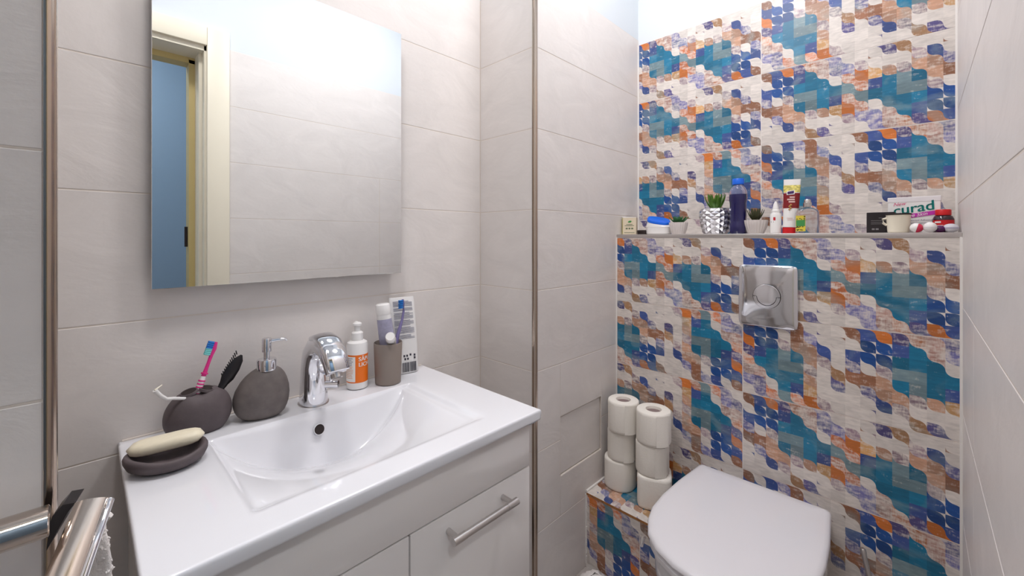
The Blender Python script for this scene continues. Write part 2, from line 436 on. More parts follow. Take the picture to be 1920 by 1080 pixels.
UP = [(1.722, 1.967, 'A', 'B', 0), (1.477, 1.722, 'A', 'A', 0), (1.232, 1.477, 'Br', 'B', 0), (1.172, 1.232, 'Br', 'A', 0)]
for z0, z1, a, b, r0 in UP:
    r1 = 8 if z1-z0 > .2 else 2
    mosaic(wf, '-x', (1.6217, -.2535, 0), 0, .4535, z0, z1, a, 1.5, 16, r0, r1)
    mosaic(wf, '-x', (1.6217, -.2535, 0), .4535, .9145, z0, z1, b, 0, 14.8, r0, r1)
LO = [(.918, 1.160, 'A', 'A'), (.676, .918, 'Br', 'B'), (.434, .676, 'Br', 'A'), (.192, .434, 'A', 'B'), (.0, .192, 'Br', 'A')]
for z0, z1, a, b in LO:
    r1 = 8 if z1-z0 > .2 else 6
    mosaic(wc, '-x', (1.445, -.2535, 0), 0, .4445, z0, z1, a, 2.0, 16, 0, r1)
    mosaic(wc, '-x', (1.445, -.2535, 0), .4445, .9145, z0, z1, b, 0, 14.85, 0, r1)
# low ledge beside the toilet
lg = struct('wall_ledge', MB().box((1.234+E_, -.545, 0), (1.45, -.25, .256)), M['caulk'])
mosaic(lg, '-x', (1.234, -.2525, 0), .006, .206, .015, .2555, 'Br', 9.7, 16)
mosaic(lg, '-x', (1.234, -.2525, 0), .206, .29, .015, .2555, 'A', 0, 2.65)
mosaic(lg, '+z', (1.232, -.2525, .264), .003, .29, 0, .2125, 'A', 0, 9.0, 0, 7)
t1 = MB()
for k in range(26):
    z = .012+k*.0094; ww = random.uniform(.003, .008)
    t1.box((1.2318, -.2525-ww, z), (1.240, -.2525, z+.0098))
struct('trim_1', t1, M['caulk'])
struct('trim_2', MB().tube([(1.236, -.2545, .266), (1.44, -.2545, .266)], .004, 8), M['caulk'], 60)

# shelf slab with metal nosing, silicone joints, corner profiles
struct('trim_3', MB().box((1.4435, -1.168, 1.1605), (1.456, -.2525, 1.1735), .002).box((1.450, -1.168, 1.164), (1.62, -.2525, 1.1715)), M['chrome2'], 40)
def corner_profile(name, x, y, quad, r, z1):
    mb = MB(); n = 8; pts = []
    for i in range(n+1):
        a = quad+PI/2*i/n; pts.append((x+r*math.cos(a), y+r*math.sin(a)))
    pts.append((x, y))
    mb.loft([[(p[0], p[1], z) for p in pts] for z in (0, z1)])
    return struct(name, mb, M['trim'], 30)
corner_profile('trim_4', .9625+.0095, -.2525+.0095, PI, .012, 2.0)
corner_profile('trim_5', -.0203-.0085, -.467+.0085, 3*PI/2, .0095, 2.0)
struct('trim_6', MB().box((1.617, -.2565, 1.172), (1.623, -.2515, 1.967)).box((1.617, -1.170, 1.172), (1.623, -1.164, 1.967)), M['caulk'])
struct('trim_7', MB().box((1.441, -.2565, 0), (1.447, -.2515, 1.162)).box((1.440, -1.170, 0), (1.447, -1.1635, 1.162)), M['caulk'])

# ------------------------------------------------------------------ door frame (seen in the mirror)
d = struct('door_1', MB().box((DX1, -1.176, 0), (DX1+.082, -1.150, DZ+.08), .004).box((DX0-.082, -1.176, 0), (DX0, -1.150, DZ+.08), .004)
           .box((DX0, -1.176, DZ), (DX1, -1.150, DZ+.08), .004), M['ivory'], 40)
obj('jamb', MB().box((DX1-.008, -1.215, 0), (DX1+.02, -1.168, DZ+.0)).box((DX1-.02, -1.30, 0), (DX1+.02, -1.213, DZ))
    .box((DX0, -1.30, 0), (DX0+.02, -1.168, DZ)).box((DX0, -1.30, DZ-.02), (DX1, -1.168, DZ+.02)), M['ivory'], d)
obj('seal', MB().box((DX1-.042, -1.37, 0), (DX1+.0, -1.30, DZ-.03)).box((DX0, -1.37, DZ-.045), (DX1, -1.30, DZ)), M['honey'], d)
obj('hinge', MB().tube([(DX1-.046, -1.335, 1.12), (DX1-.046, -1.335, 1.21)], .007, 10), M['dark'], d)
# lamps on the bathroom ceiling, added fill light in the hall
lt = thing('ceiling_lamp', 'round white ceiling lamp nearer the washbasin', 'lamp', (.18, -.53, ZC))
obj('lamp_housing', MB().lathe([(.15, 0), (.15, -.03), (.142, -.034)], n=40), M['white'], lt)
obj('diffuser', MB().lathe([(.12, -.033), (.12, -.035), (.11, -.038), (.07, -.042), (.035, -.044), (0, -.0445)], n=40), M['diff'], lt)
lt = thing('ceiling_lamp', 'round white ceiling lamp nearer the toilet', 'lamp', (.98, -.60, ZC))
obj('lamp_housing', MB().lathe([(.15, 0), (.15, -.03), (.142, -.034)], n=40), M['white'], lt)
obj('diffuser', MB().lathe([(.138, -.033), (.138, -.035), (.13, -.038), (.09, -.042), (.045, -.044), (0, -.0445)], n=40), M['diff'], lt)
lh = thing('hall_fill_light', 'added round fill light on the hall ceiling', 'lamp', (-.2, -1.95, ZC))  # unseen source, added to brighten the blue hall in the mirror
obj('lamp_housing', MB().lathe([(.13, 0), (.13, -.03), (.122, -.034)], n=32), M['white'], lh)
obj('diffuser', MB().lathe([(.118, -.033), (.118, -.04), (0, -.048)], n=32), M['halldiff'], lh)

# ------------------------------------------------------------------ mirror
mr = thing('wall_mirror', 'large frameless rectangular mirror on the pale tiled wall', 'mirror', (.362, 0, 1.06))
obj('backing', MB().box((-.22, -.026, .05), (.22, -.0002, .635)), M['dark'], mr)
obj('glass', MB().box((-.272, -.032, 0), (.272, -.026, .685), .0008, 1), M['mirror'], mr, 0)

# ------------------------------------------------------------------ washbasin
BX0, BX1, BY0, BY1, BZ = .047, .722, -.4755, -.002, .77
RX0, RX1, YF, YB = .160, .612, -.418, -.116
XC, AX = .375, .207
def sstep(a, b, x):
    t = max(0, min(1, (x-a)/(b-a))); return t*t*(3-2*t)
def basin():
    mb = MB(); xs = []
    nx = 150
    xs = [BX0, BX0+.0025]+[BX0+(RX0-BX0)*i/8 for i in range(1, 8)]+[RX0+(RX1-RX0)*i/nx for i in range(nx)]+[RX1+(BX1-RX1)*i/8 for i in range(8)]+[BX1-.0025, BX1]
    rows = []
    top = []
    for x in xs:
        X = (x-XC)/AX; e = max(0.0, 1-X*X); yc = YB-.006-.076*math.sqrt(e); dc = .082*e
        side = sstep(RX0, RX0+.018, x)*sstep(RX1, RX1-.018, x) if RX0 < x < RX1 else 0
        colp = []
        colp += [(x, BY0, BZ), (x, BY0+.0025, BZ)]
        for i in range(1, 7): y = BY0+(YF-BY0)*i/7; colp.append((x, y, BZ))
        for i in range(30):
            s = i/30; y = YF+(yc-YF)*s
            dd = (.007*sstep(0, .05, s)+dc*(.55*s+.45*s**2.2))*side
            colp.append((x, y, BZ-dd))
        for i in range(16):
            u = i/16; y = yc+(YB-yc)*u; deep = dc+.007+.034*e
            if u < .4: dd = dc+.007+.034*e*sstep(-.08, .4, u)-.034*e*sstep(-.08, .4, 0)*(1-u/.4)
            elif u < .5: dd = deep
            else: dd = deep*(1-((u-.5)/.5)**1.35) if u > .5 else deep
            colp.append((x, y, BZ-dd*side))
        colp += [(x, YB, BZ-.0006*side), (x, YB+.0022, BZ), (x, YB+.006, BZ)]
        for i in range(1, 7): y = YB+(BY1-YB)*i/6; colp.append((x, y, BZ))
        top.append(colp)
    # rounded edge: pull the outermost ring down
    R = .007
    ny = len(top[0])
    secs = []
    for i, c in enumerate(top):
        q = [list(p) for p in c]
        secs.append(q)
    def frame_row(off, dz):   # not used for the inside
        return None
    V = [p for c in secs for p in c]; Fs = []
    for i in range(len(secs)-1):
        for j in range(ny-1):
            Fs.append((i*ny+j, (i+1)*ny+j, (i+1)*ny+j+1, i*ny+j+1))
    # border loop (counter-clockwise) and skirts
    nxs = len(secs)
    loop = [i*ny for i in range(nxs)]+[(nxs-1)*ny+j for j in range(1, ny)]+[i*ny+ny-1 for i in range(nxs-2, -1, -1)]+[j for j in range(ny-2, 0, -1)]
    cx, cy = (BX0+BX1)/2, (BY0+BY1)/2
    prev = loop
    steps = [(.0014, -.0005), (.0026, -.0018), (.0032, -.004), (.0034, -.006), (.0030, -.019), (.0015, -.0235), (-.003, -.026), (-.012, -.0275), (-.03, -.028)]
    for off, dz in steps:
        cur = []
        for k in loop:
            x, y, z = V[k]
            nxv = (1 if x > BX1-1e-6 else -1 if x < BX0+1e-6 else 0); nyv = (1 if y > BY1-1e-6 else -1 if y < BY0+1e-6 else 0)
            cur.append(len(V)); V.append([x+nxv*off, min(y+nyv*off, -.0005), BZ+dz])
        for a in range(len(loop)):
            b = (a+1) % len(loop); Fs.append((prev[b], prev[a], cur[a], cur[b]))
        prev = cur
    # bowl underside
    lo = [(x, y) for x, y in ((.17, -.40), (.60, -.40), (.60, -.03), (.17, -.03))]
    mb.add(V, Fs)
    return mb
bs = thing('washbasin', 'white ceramic washbasin with a rectangular recessed bowl', 'washbasin', (0, 0, 0))
bo = obj('bowl', basin(), M['ceramic'], bs, 120)
# the overflow sits on the steep back wall of the bowl
nrm = Vector((0, -.94, .34)).normalized(); uu = Vector((1, 0, 0)); vv = nrm.cross(uu)
oc = Vector((.3665, -.1335, .7315))
obj('overflow', MB().loft([ring(oc+nrm*.0, uu, vv, .0120, .0120), ring(oc+nrm*.0012, uu, vv, .0116, .0116), ring(oc+nrm*.0014, uu, vv, .0108, .0108), ring(oc+nrm*.0004, uu, vv, .0106, .0106)]), M['ceramic'], bs)
obj('overflow_hole', MB().loft([ring(oc-nrm*.002, uu, vv, .0106, .0106), ring(oc+nrm*.0011, uu, vv, .0105, .0105)]), M['dark'], bs)
obj('drain', MB().lathe([(.022, 0), (.022, .003), (.015, .004), (.0, .0045)], (XC, -.165, .648), 24), M['chrome'], bs)
struct('trim_8', MB().tube([(.05, -.002, .7705), (.72, -.002, .7705)], .0025, 6), M['grout'], 60)

# ------------------------------------------------------------------ vanity cabinet
vc = thing('vanity_cabinet', 'white gloss vanity cabinet under the washbasin', 'cabinet', (0, 0, 0))
VX0, VX1, VF, VZ0, VZ1 = .058, .712, -.455, .16, .742
obj('carcass', MB().box((VX0, VF+.018, VZ0), (VX0+.016, -.01, VZ1)).box((VX1-.016, VF+.018, VZ0), (VX1, -.01, VZ1))
    .box((VX0+.016, VF+.018, VZ0), (VX1-.016, -.01, VZ0+.016)).box((VX0+.016, -.025, VZ0+.016), (VX1-.016, -.01, .60)), M['lacquer'], vc, 0)
obj('front_rail', MB().box((VX0, VF, .640), (VX1, VF+.017, VZ1), .0015), M['lacquer'], vc)
MID = .398
for a, b, hx in ((VX0, MID-.0015, None), (MID+.0015, VX1, (.468, .638))):
    dr = obj('door', MB().box((a, VF, VZ0), (b, VF+.017, .637), .0015), M['lacquer'], vc)
    h0, h1 = hx or (.135, .305)
    hb = obj('handle', MB().tube([(h0, VF-.032, .605), (h0+.0005, VF-.032, .605), (h0+.03, VF-.032, .605)], [.0055, .0076, .0076], 18)
             .tube([(h1-.03, VF-.032, .605), (h1-.0005, VF-.032, .605), (h1, VF-.032, .605)], [.0076, .0076, .0055], 18)
             .tube([(h0+.03, VF-.032, .605), (h1-.03, VF-.032, .605)], .0069, 18)
             .tube([(h0+.013, VF-.032, .605), (h0+.013, VF, .605)], .0055, 12).tube([(h1-.013, VF-.032, .605), (h1-.013, VF, .605)], .0055, 12), M['chrome2'], dr, 50)

# ------------------------------------------------------------------ faucet
ft = thing('faucet', 'curved chrome single lever faucet behind the basin', 'faucet', (.379, -.066, BZ))
def arch(pts):
    secs = []
    for (y, z, ty, tz, a, b) in pts:      # centre, tangent, half widths across / along
        t = Vector((0, ty, tz)).normalized(); v = Vector((1, 0, 0)).cross(t)
        secs.append(ring((0, y, z), (1, 0, 0), v, a, b, 28, 2.3))
    return secs
obj('body', MB().loft(arch([(0, 0, 0, 1, .0300, .0345), (0, .004, 0, 1, .0302, .035), (.001, .03, 0, 1, .0285, .0335), (.002, .06, -.05, 1, .0265, .031), (.001, .09, -.15, 1, .0255, .0295),
    (-.008, .118, -.45, 1, .0255, .0275), (-.028, .138, -1, .8, .0255, .024), (-.056, .146, -1, .05, .025, .020), (-.088, .139, -1, -.5, .024, .018), (-.114, .119, -.7, -1, .023, .017), (-.128, .098, -.5, -1, .022, .0165), (-.1285, .097, -.5, -1, .019, .0145)])), M['chrome'], ft, 60)
obj('lever', MB().loft(arch([(-.010, .146, -.8, 1, .012, .004), (-.028, .1585, -1, .5, .0215, .008), (-.058, .1655, -1, 0, .0250, .009), (-.092, .159, -1, -.45, .0262, .010), (-.122, .138, -.7, -1, .0255, .010), (-.143, .108, -.5, -1, .0235, .009), (-.1442, .106, -.5, -1, .0205, .007)])), M['chrome'], ft, 60)
obj('aerator', MB().loft([ring((0, -.1275, .098), (1, 0, 0), (0, .9, -.43), .0125, .0125, 20), ring((0, -.1320, .089), (1, 0, 0), (0, .9, -.43), .0125, .0125, 20), ring((0, -.1320, .089), (1, 0, 0), (0, .9, -.43), .009, .009, 20), ring((0, -.1300, .093), (1, 0, 0), (0, .9, -.43), .0088, .0088, 20)]), M['chrome2'], ft, 40)
obj('plug_rod', MB().tube([(.014, -.068, .050), (.014, -.068, .080)], .0042, 12).tube([(.026, -.078, .056), (.004, -.060, .056)], .0085, 16).tube([(.012, -.02, .074), (.014, -.070, .074)], .0035, 10), M['chrome'], ft, 40)
obj('seat_ring', MB().lathe([(.0335, 0), (.0335, .0015), (.031, .0016)], n=28, sy=1.14), M['chrome2'], ft)

# ------------------------------------------------------------------ soap dish and soap
ang = math.radians(-24)
sd = thing('soap_dish', 'dark grey oval stoneware soap dish on the basin corner', 'soap dish', (.0985, -.170, BZ))
sd.rotation_euler = (0, 0, ang)
secs = []
for a, b, z in [(p[0]*.80, p[1]*.92, p[2]*.86) for p in ((.035, .022, 0), (.052, .036, .001), (.066, .047, .009), (.072, .052, .02), (.0725, .0525, .026), (.070, .050, .0305), (.066, .046, .031), (.061, .041, .028), (.054, .035, .018), (.04, .024, .0125), (.01, .006, .012))]:
    secs.append([(p[0], p[1], p[2]+.004*math.sin(2*math.atan2(p[1], p[0])+.6)*z/.03) for p in ring((0, 0, z), (1, 0, 0), (0, 1, 0), a, b, 40, 2.0)])
obj('dish', MB().loft(secs), M['stone'], sd, 70)
so = MB(); secs = []
for k in range(15):
    t = -1+2*k/14; c = (1-abs(t)**5)**.5 if abs(t) < 1 else 0.02
    secs.append(ring((t*.053, .003*math.sin(2*t), 0), (0, 1, 0), (0, 0, 1), .0195*max(c, .12), .0115*max(c, .12), 20, 2.6))
so.loft(secs)
sp = obj('soap_bar', so, M['soap'], None, 70); tag(sp, 'cream coloured bar of soap lying in the dark grey dish', 'soap')
sp.location = (.0995, -.1590, BZ+.036); sp.rotation_euler = (math.radians(4), math.radians(-3), math.radians(-20))

# ------------------------------------------------------------------ toothbrush holder and contents
th = thing('toothbrush_holder', 'dark grey pebble shaped toothbrush holder with two holes', 'holder', (.161, -.052, BZ))
secs = []
for k in range(19):
    t = k/18; z = .088*t
    wd = max(0, 1-((t-.40)/.605)**2.0)**.42 if t < .995 else .25
    if t < .4: wd = max(0, 1-(abs(t-.4)/.56)**2)**.45
    secs.append(ring((-.002+.004*t, 0, z), (1, 0, 0), (0, 1, 0), .0565*max(wd, .02), .036*max(wd, .02), 36, 2.35))
hold = MB(); hold.loft(secs)
hv = []
for (x, y, z) in hold.v:
    if z > .06: z -= .010*math.exp(-(x/.012)**2)*(z-.06)/.028
    hv.append((x, y, z))
hold.v = hv
obj('body', hold, M['stone'], th, 80)
for sx in (-1, 1):
    c = Vector((sx*.0150-.002, -.008, .0845)); nn = Vector((sx*.25, -.25, 1)).normalized(); u = Vector((1, 0, 0)) - nn*nn.x; u.normalize(); v = nn.cross(u)
    h = obj('hole', MB().loft([ring(c-nn*.004, u, v, .013, .010, 20), ring(c+nn*.0016, u, v, .0125, .0095, 20)]), M['dark'], th, 40)
    obj('rim', MB().loft([ring(c-nn*.003, u, v, .0155, .0122, 20), ring(c+nn*.0018, u, v, .0142, .0112, 20), ring(c+nn*.0018, u, v, .0125, .0095, 20)], False), M['stone'], h, 60)
def along(p0, p1, f): return [tuple(p0[i]+(p1[i]-p0[i])*f for i in range(3))][0]
tb = thing('toothbrush', 'pink and white toothbrush with blue bristles in the dark holder', 'toothbrush', (0, 0, 0))
p0, p1 = (.146, -.060, .815), (.1905, -.050, .944)
pts = [along(p0, p1, k/10) for k in range(11)]
obj('grip', MB().tube(pts[:6], [.0045, .0055, .006, .006, .0055, .0045], 12, up=(0, -1, 0), ab=(1, .8)), M['white'], tb)
obj('neck', MB().tube(pts[5:], [.0045, .0036, .0032, .0036, .0052, .003], 12, up=(0, -1, 0), ab=(1, .7)), M['pink'], tb)
for k in range(7):
    f = .20+.045*k if k < 6 else .53
    obj('grip_rib', MB().tube([along(p0, p1, f), along(p0, p1, f+.02)], .0064, 12, up=(0, -1, 0), ab=(1, .82)), M['pink'], tb)
dv = (Vector(p1)-Vector(p0)).normalized(); sdv = Vector((-dv.z, 0, dv.x))
for f0, f1, mm in ((.80, .90, 'aqua'), (.89, 1.0, 'bluebr')):
    a = Vector(along(p0, p1, f0)); b = Vector(along(p0, p1, f1)); hb = []
    for q in range(4):
        for r in (-1, 1):
            c = a.lerp(b, (q+.5)/4)+Vector((0, r*.0022, 0)); hb.append(c)
    mb = MB()
    for c in hb: mb.tube([c+sdv*.003, c+sdv*.0135], .0021, 6)
    obj('bristles', mb, M[mm], tb)
rz = thing('comb_brush', 'black flat bristled brush leaning out of the dark holder', 'brush', (0, 0, 0))
q0, q1 = (.166, -.062, .80), (.236, -.050, .908)
obj('handle', MB().tube([along(q0, q1, f) for f in (0, .2, .4, .5, .6)], [.0035, .004, .0055, .008, .009], 10, up=(0, -1, 0), ab=(1, .4)), M['black'], rz)
obj('blade', MB().tube([along(q0, q1, f) for f in (.52, .62, .78, .92, 1.0)], [.008, .0125, .0125, .009, .002], 10, up=(0, -1, 0), ab=(1, .25)), M['black'], rz)
dq = (Vector(q1)-Vector(q0)).normalized(); sq = Vector((-dq.z, 0, dq.x)); bb = MB()
for k in range(11):
    c = Vector(along(q0, q1, .60+.038*k)); bb.tube([c+sq*.009, c+sq*.015+dq*.006], .0012, 5)
obj('bristles', bb, M['black'], rz)
fl = thing('floss_pick', 'thin white bent plastic pick sticking out of the dark holder', 'pick', (0, 0, 0))
obj('stick', MB().tube([(.150, -.064, .832), (.138, -.068, .846), (.118, -.078, .8545), (.107, -.084, .858), (.098, -.089, .868), (.0895, -.094, .881)], [.0026, .003, .003, .003, .0034, .0036], 10), M['white'], fl, 60)
obj('prong', MB().tube([(.0895, -.094, .881), (.094, -.090, .8835), (.1005, -.086, .8865)], [.002, .0015, .0008], 8), M['cream'], fl, 60)

# ------------------------------------------------------------------ soap dispenser
dp = thing('soap_dispenser', 'grey pebble shaped soap dispenser with chrome pump', 'dispenser', (.272, -.068, BZ))
dp.rotation_euler = (0, 0, math.radians(-14))
secs = []
for k in range(21):
    t = k/20; z = .106*t
    wd = .034+.0215*math.sin(PI*min(1, (t*1.03+.02))**.86) if t < .999 else .028
    prof = [(0, .030), (.03, .037), (.1, .0445), (.2, .0498), (.32, .0530), (.45, .0535), (.6, .0508), (.75, .0445), (.86, .0375), (.94, .0295), (1, .020)]
    for (t0, a0), (t1_, a1) in zip(prof, prof[1:]):
        if t0 <= t <= t1_: wd = a0+(a1-a0)*(t-t0)/(t1_-t0); break
    secs.append(ring((-.002+.009*t**1.5-.003*math.sin(PI*t), 0, z), (1, 0, 0), (0, 1, 0), wd, wd*.62, 36, 2.15))
obj('body', MB().loft(secs), M['stone2'], dp, 80)
obj('collar', MB().lathe([(.0175, .100), (.0195, .1015), (.0195, .122), (.018, .125), (.008, .126)], (.007, 0, 0), 28), M['chrome'], dp)
pm = obj('pump', MB().lathe([(.0062, .125), (.0062, .140), (.0095, .141), (.0095, .168), (.0085, .170), (0, .170)], (.007, 0, 0), 24), M['chrome'], dp)
obj('spout', MB().tube([(.007, 0, .163), (.03, .001, .164), (.042, .001, .1635), (.047, .001, .160)], [.004, .0034, .0028, .0022], 12), M['chrome'], pm)

# ------------------------------------------------------------------ liquid soap bottle
SBX, SBY, SBR = .497, -.044, .0262
sb = thing('soap_bottle', 'white liquid soap bottle with orange label beside the faucet', 'bottle', (SBX, SBY, BZ))
obj('bottle_body', MB().lathe([(.022, 0), (SBR, .003), (SBR, .112), (.0245, .119), (.018, .123), (.014, .124)], n=36), M['white'], sb)
obj('pump_collar', MB().lathe([(.0145, .122), (.0145, .143), (.011, .146), (.0075, .147)], n=28), M['white'], sb)
obj('pump_head', MB().lathe([(.0075, .145), (.0075, .160), (.011, .162), (.011, .167), (.007, .170), (0, .171)], n=28).tube([(0, 0, .165), (.004, .016, .165), (.006, .026, .162)], [.006, .0055, .004], 12), M['white'], sb)
TOC = math.atan2(-1.093-SBY, 0-SBX)      # angle that faces the room's doorway
def cyl_map(R, z0, a0, cx=0, cy=0): return lambda x, y: (cx+R*math.cos(a0+x/R), cy+R*math.sin(a0+x/R), z0+y)
def cyl_patch(a0, a1, z0, z1, R, n=16):
    mb = MB(); v = []; f = []
    for i in range(n+1):
        a = a0+(a1-a0)*i/n
        v += [(R*math.cos(a), R*math.sin(a), z0), (R*math.cos(a), R*math.sin(a), z1)]
    f = [(2*i, 2*i+2, 2*i+3, 2*i+1) for i in range(n)]
    return mb.add(v, f)
lb = obj('label', cyl_patch(TOC-1.9, TOC+2.4, .019, .090, SBR+.0003, 40), M['orange'], sb)
obj('label_panel', cyl_patch(TOC-1.6, TOC-.18, .022, .086, SBR+.0006, 20), M['inkwhite'], lb)
put_text('lettering', 'SĂPUN', .0145, cyl_map(SBR+.0007, .0745, TOC+.10), M['inkwhite'], lb, bold=.0006)
put_text('lettering', 'LICHID', .0145, cyl_map(SBR+.0007, .0605, TOC+.10), M['inkwhite'], lb, bold=.0006)
mb = MB(); mo = MB()
for k in range(13):
    z = .081-.0042*k
    (mb if k < 5 else mo).add(*(lambda q: (q.v, q.f))(cyl_patch(TOC-1.4, TOC-.35-random.uniform(0, .25), z, z+.0014, SBR+.0008, 8)))
obj('small_print', mb, M['ink'], lb, 0); obj('orange_print', mo, mat('faint_orange_ink', rgb(232, 176, 140), .5), lb, 0)

# ------------------------------------------------------------------ tumbler with tubes and brush, packet behind
TX, TY = .572, -.068
tu = obj('tumbler', MB().lathe([(.030, 0), (.0335, .002), (.0372, .108), (.0362, .1095), (.0348, .108), (.0315, .006), (0, .006)], n=40), M['taupe'], None, 50)
tu.location = (TX, TY, BZ); tag(tu, 'taupe matte tumbler holding tubes and a brush', 'tumbler')
def tube_body(name, label, base, top, w0, w1, mbody, parts):
    o = thing(name, label, 'tube', (0, 0, 0)); return o
t1o = thing('toothpaste_tube', 'lilac and white toothpaste tube standing upright in the tumbler', 'tube', (0, 0, 0))
a, b = Vector((.580, -.070, .79)), Vector((.560, -.060, .980))
d = (b-a).normalized(); u = Vector((.7, -.714, 0)); u = (u-d*u.dot(d)).normalized(); v = d.cross(u)
sec = lambda f, wa, wb: ring(a.lerp(b, f), u, v, wa, wb, 24, 2.2)
obj('tube_body', MB().loft([sec(0, .021, .002), sec(.3, .0205, .009), (sec(.6, .020, .013)), sec(.84, .0185, .0155), sec(.87, .0175, .0155)]), M['white'], t1o, 60)
obj('print_band', MB().loft([sec(.40, .0207, .0109), sec(.6, .0203, .0133), sec(.8, .0191, .0155)], False), M['lavtube'], t1o, 60)
obj('cap', MB().loft([sec(.87, .0188, .0165), sec(.88, .0192, .017), sec(1.0, .0185, .0165), sec(1.012, .0165, .0145)]), M['white'], t1o, 50)
t2o = thing('toothpaste_tube', 'small white tube with its round cap hanging over the tumbler rim', 'tube', (0, 0, 0))
a2, b2 = Vector((.592, -.055, .864)), Vector((.556, -.1065, .903))
d2 = (b2-a2).normalized(); u2 = d2.cross(Vector((0, 0, 1))).normalized(); v2 = u2.cross(d2)
s2 = lambda f, r: ring(a2.lerp(b2, f), u2, v2, r, r, 22)
obj('tube_body', MB().loft([s2(0, .008), s2(.15, .011), s2(.5, .013), s2(.62, .0075)]), M['white'], t2o, 60)
obj('cap', MB().loft([s2(.60, .0125), s2(.62, .0135), s2(.97, .0122), s2(1.0, .0108)]), M['white'], t2o, 50)
b2o = thing('toothbrush', 'lavender toothbrush with blue bristles standing in the tumbler', 'toothbrush', (0, 0, 0))
pb = [(.597, -.062, .80), (.600, -.062, .86), (.604, -.060, .885), (.612, -.058, .905), (.622, -.056, .93), (.628, -.054, .955), (.628, -.052, .975), (.626, -.052, .9865)]
obj('grip', MB().tube(pb, [.004, .0055, .0055, .005, .0036, .0032, .0042, .003], 12, ab=(1, 1)), M['lav'], b2o, 60)
mb = MB()
for q in range(5):
    for r in range(3): mb.tube([(.624-.000, -.056+r*.003-.001, .964+.0048*q), (.6125, -.058+r*.003-.001, .964+.0048*q)], .002, 6)
obj('bristles', mb, M['bluebr'], b2o)
# packet
pk = thing('wipes_packet', 'white printed packet with barcode standing behind the tumbler', 'packet', (.652, -.026, BZ))
pk.rotation_euler = (0, 0, math.radians(-12))
secs = []
for f, wx, wy, z in ((0, .036, .014, 0), (.02, .0385, .018, .004), (.2, .0395, .020, .04), (.5, .039, .018, .11), (.8, .038, .012, .17), (.94, .037, .006, .205), (1, .036, .002, .219)):
    secs.append(ring((-.004-.010*f, -.002, z), (1, 0, 0), (0, 1, 0), wx, wy, 32, 3.6))
obj('packet_body', MB().loft(secs), M['white'], pk, 60)
def pk_front(z):
    zs = [(0, .014), (.004, .018), (.04, .020), (.11, .018), (.17, .012), (.205, .006), (.219, .002)]
    for (z0, y0), (z1, y1) in zip(zs, zs[1:]):
        if z0 <= z <= z1: return -.002-(y0+(y1-y0)*(z-z0)/(z1-z0))-.0006
    return -.003
def pquad(mb, x0, x1, z0, z1):
    s0, s1 = -.004-.010*z0/.219, -.004-.010*z1/.219
    mb.add([(x0+s0, pk_front(z0), z0), (x1+s0, pk_front(z0), z0), (x1+s1, pk_front(z1), z1), (x0+s1, pk_front(z1), z1)], [(0, 1, 2, 3)])
mb = MB(); z = .208
for blk in (5, 3, 6, 5, 6, 4):
    for k in range(blk):
        if z > .085: pquad(mb, -.028, .028-random.choice([0, 0, 0, .01]), z-.0013, z); z -= .0032
    z -= .003
obj('small_print', mb, M['ink'], pk, 0)
mb = MB(); x = -.012
while x < .027:
    wdt = random.choice([.0006, .001, .0016, .0022]); pquad(mb, x, x+wdt, .006, .034); x += wdt+random.choice([.0006, .001, .0014])
obj('barcode', mb, M['inkdark'], pk, 0)
mb = MB()
for (x, z) in ((-.008, .050), (.0, .050), (.010, .052), (-.006, .041), (.002, .041), (.022, .05), (.022, .042)): pquad(mb, x, x+.005, z, z+.006)
obj('printed_symbols', mb, M['inkdark'], pk, 0)

# ------------------------------------------------------------------ chrome rail, towel (lower left)
rl = thing('towel_rail', 'chrome rail with a flat paddle end on the tiled pillar', 'towel rail', (0, 0, 0))
obj('bar', MB().tube([(-.42, -.517, .8985), (-.0235, -.517, .8985), (-.0225, -.517, .8985)], [.0140, .0140, .0125], 28), M['warmchrome'], rl, 50)
obj('wall_post', MB().tube([(-.40, -.4675, .8985), (-.40, -.517, .8985)], .009, 16), M['chrome'], rl, 50)
pn = [Vector((-.0072, -.500, .9005)), Vector((.0183, -.5075, .8985)), Vector((.0055, -.585, .833)), Vector((-.0240, -.575, .836))]
pn = [Vector((-.0069, -.4957, .8977)), Vector((.0184, -.503, .895)), Vector((-.0081, -.5629, .8337)), Vector((-.0330, -.5611, .8445))]
def slab(mb, q, th, r=.0):
    n = (q[1]-q[0]).cross(q[3]-q[0]).normalized()
    if n.z < 0: n = -n
    m = 8; secs = []
    for i in range(m+1):          # gently crowned across its width
        t = i/m; lift = .0045*math.sin(PI*t)**.6
        a = q[0].lerp(q[1], t); b = q[3].lerp(q[2], t)
        secs.append([a+n*lift, b+n*lift, b-n*th, a-n*th])
    mb.loft(secs); return n
mb = MB(); nn = slab(mb, pn, .005)
obj('paddle', mb, M['warmchrome'], rl, 35)
obj('paddle_rim', MB().tube([pn[1]+(pn[2]-pn[1])*f for f in (0, .02, .5, 1)], [.002, .0036, .0036, .0036], 12), M['chrome'], rl, 60)
jp = [Vector(p) for p in ((-.0062, -.494, .8972), (-.0153, -.4899, .897), (-.022, -.4902, .8893), (-.0244, -.4906, .8808), (-.0255, -.4981, .8616), (-.0129, -.500, .890))]
jo = Vector((.006, .022, .002))
obj('dark_reflection', MB().loft([jp, [p+jo for p in jp]]), M['black'], rl, 30)  # black wedge paints the dark reflection on the paddle's side face
tw = MB(); secs = []
rr = random.Random(3); NT = 40; tu_, tv_ = Vector((.7, -.714, 0)), Vector((.714, .7, 0))
def tc(t): return Vector((.004+.008*math.sin(t*1.7), -.474+.012*t, .876-.30*t))
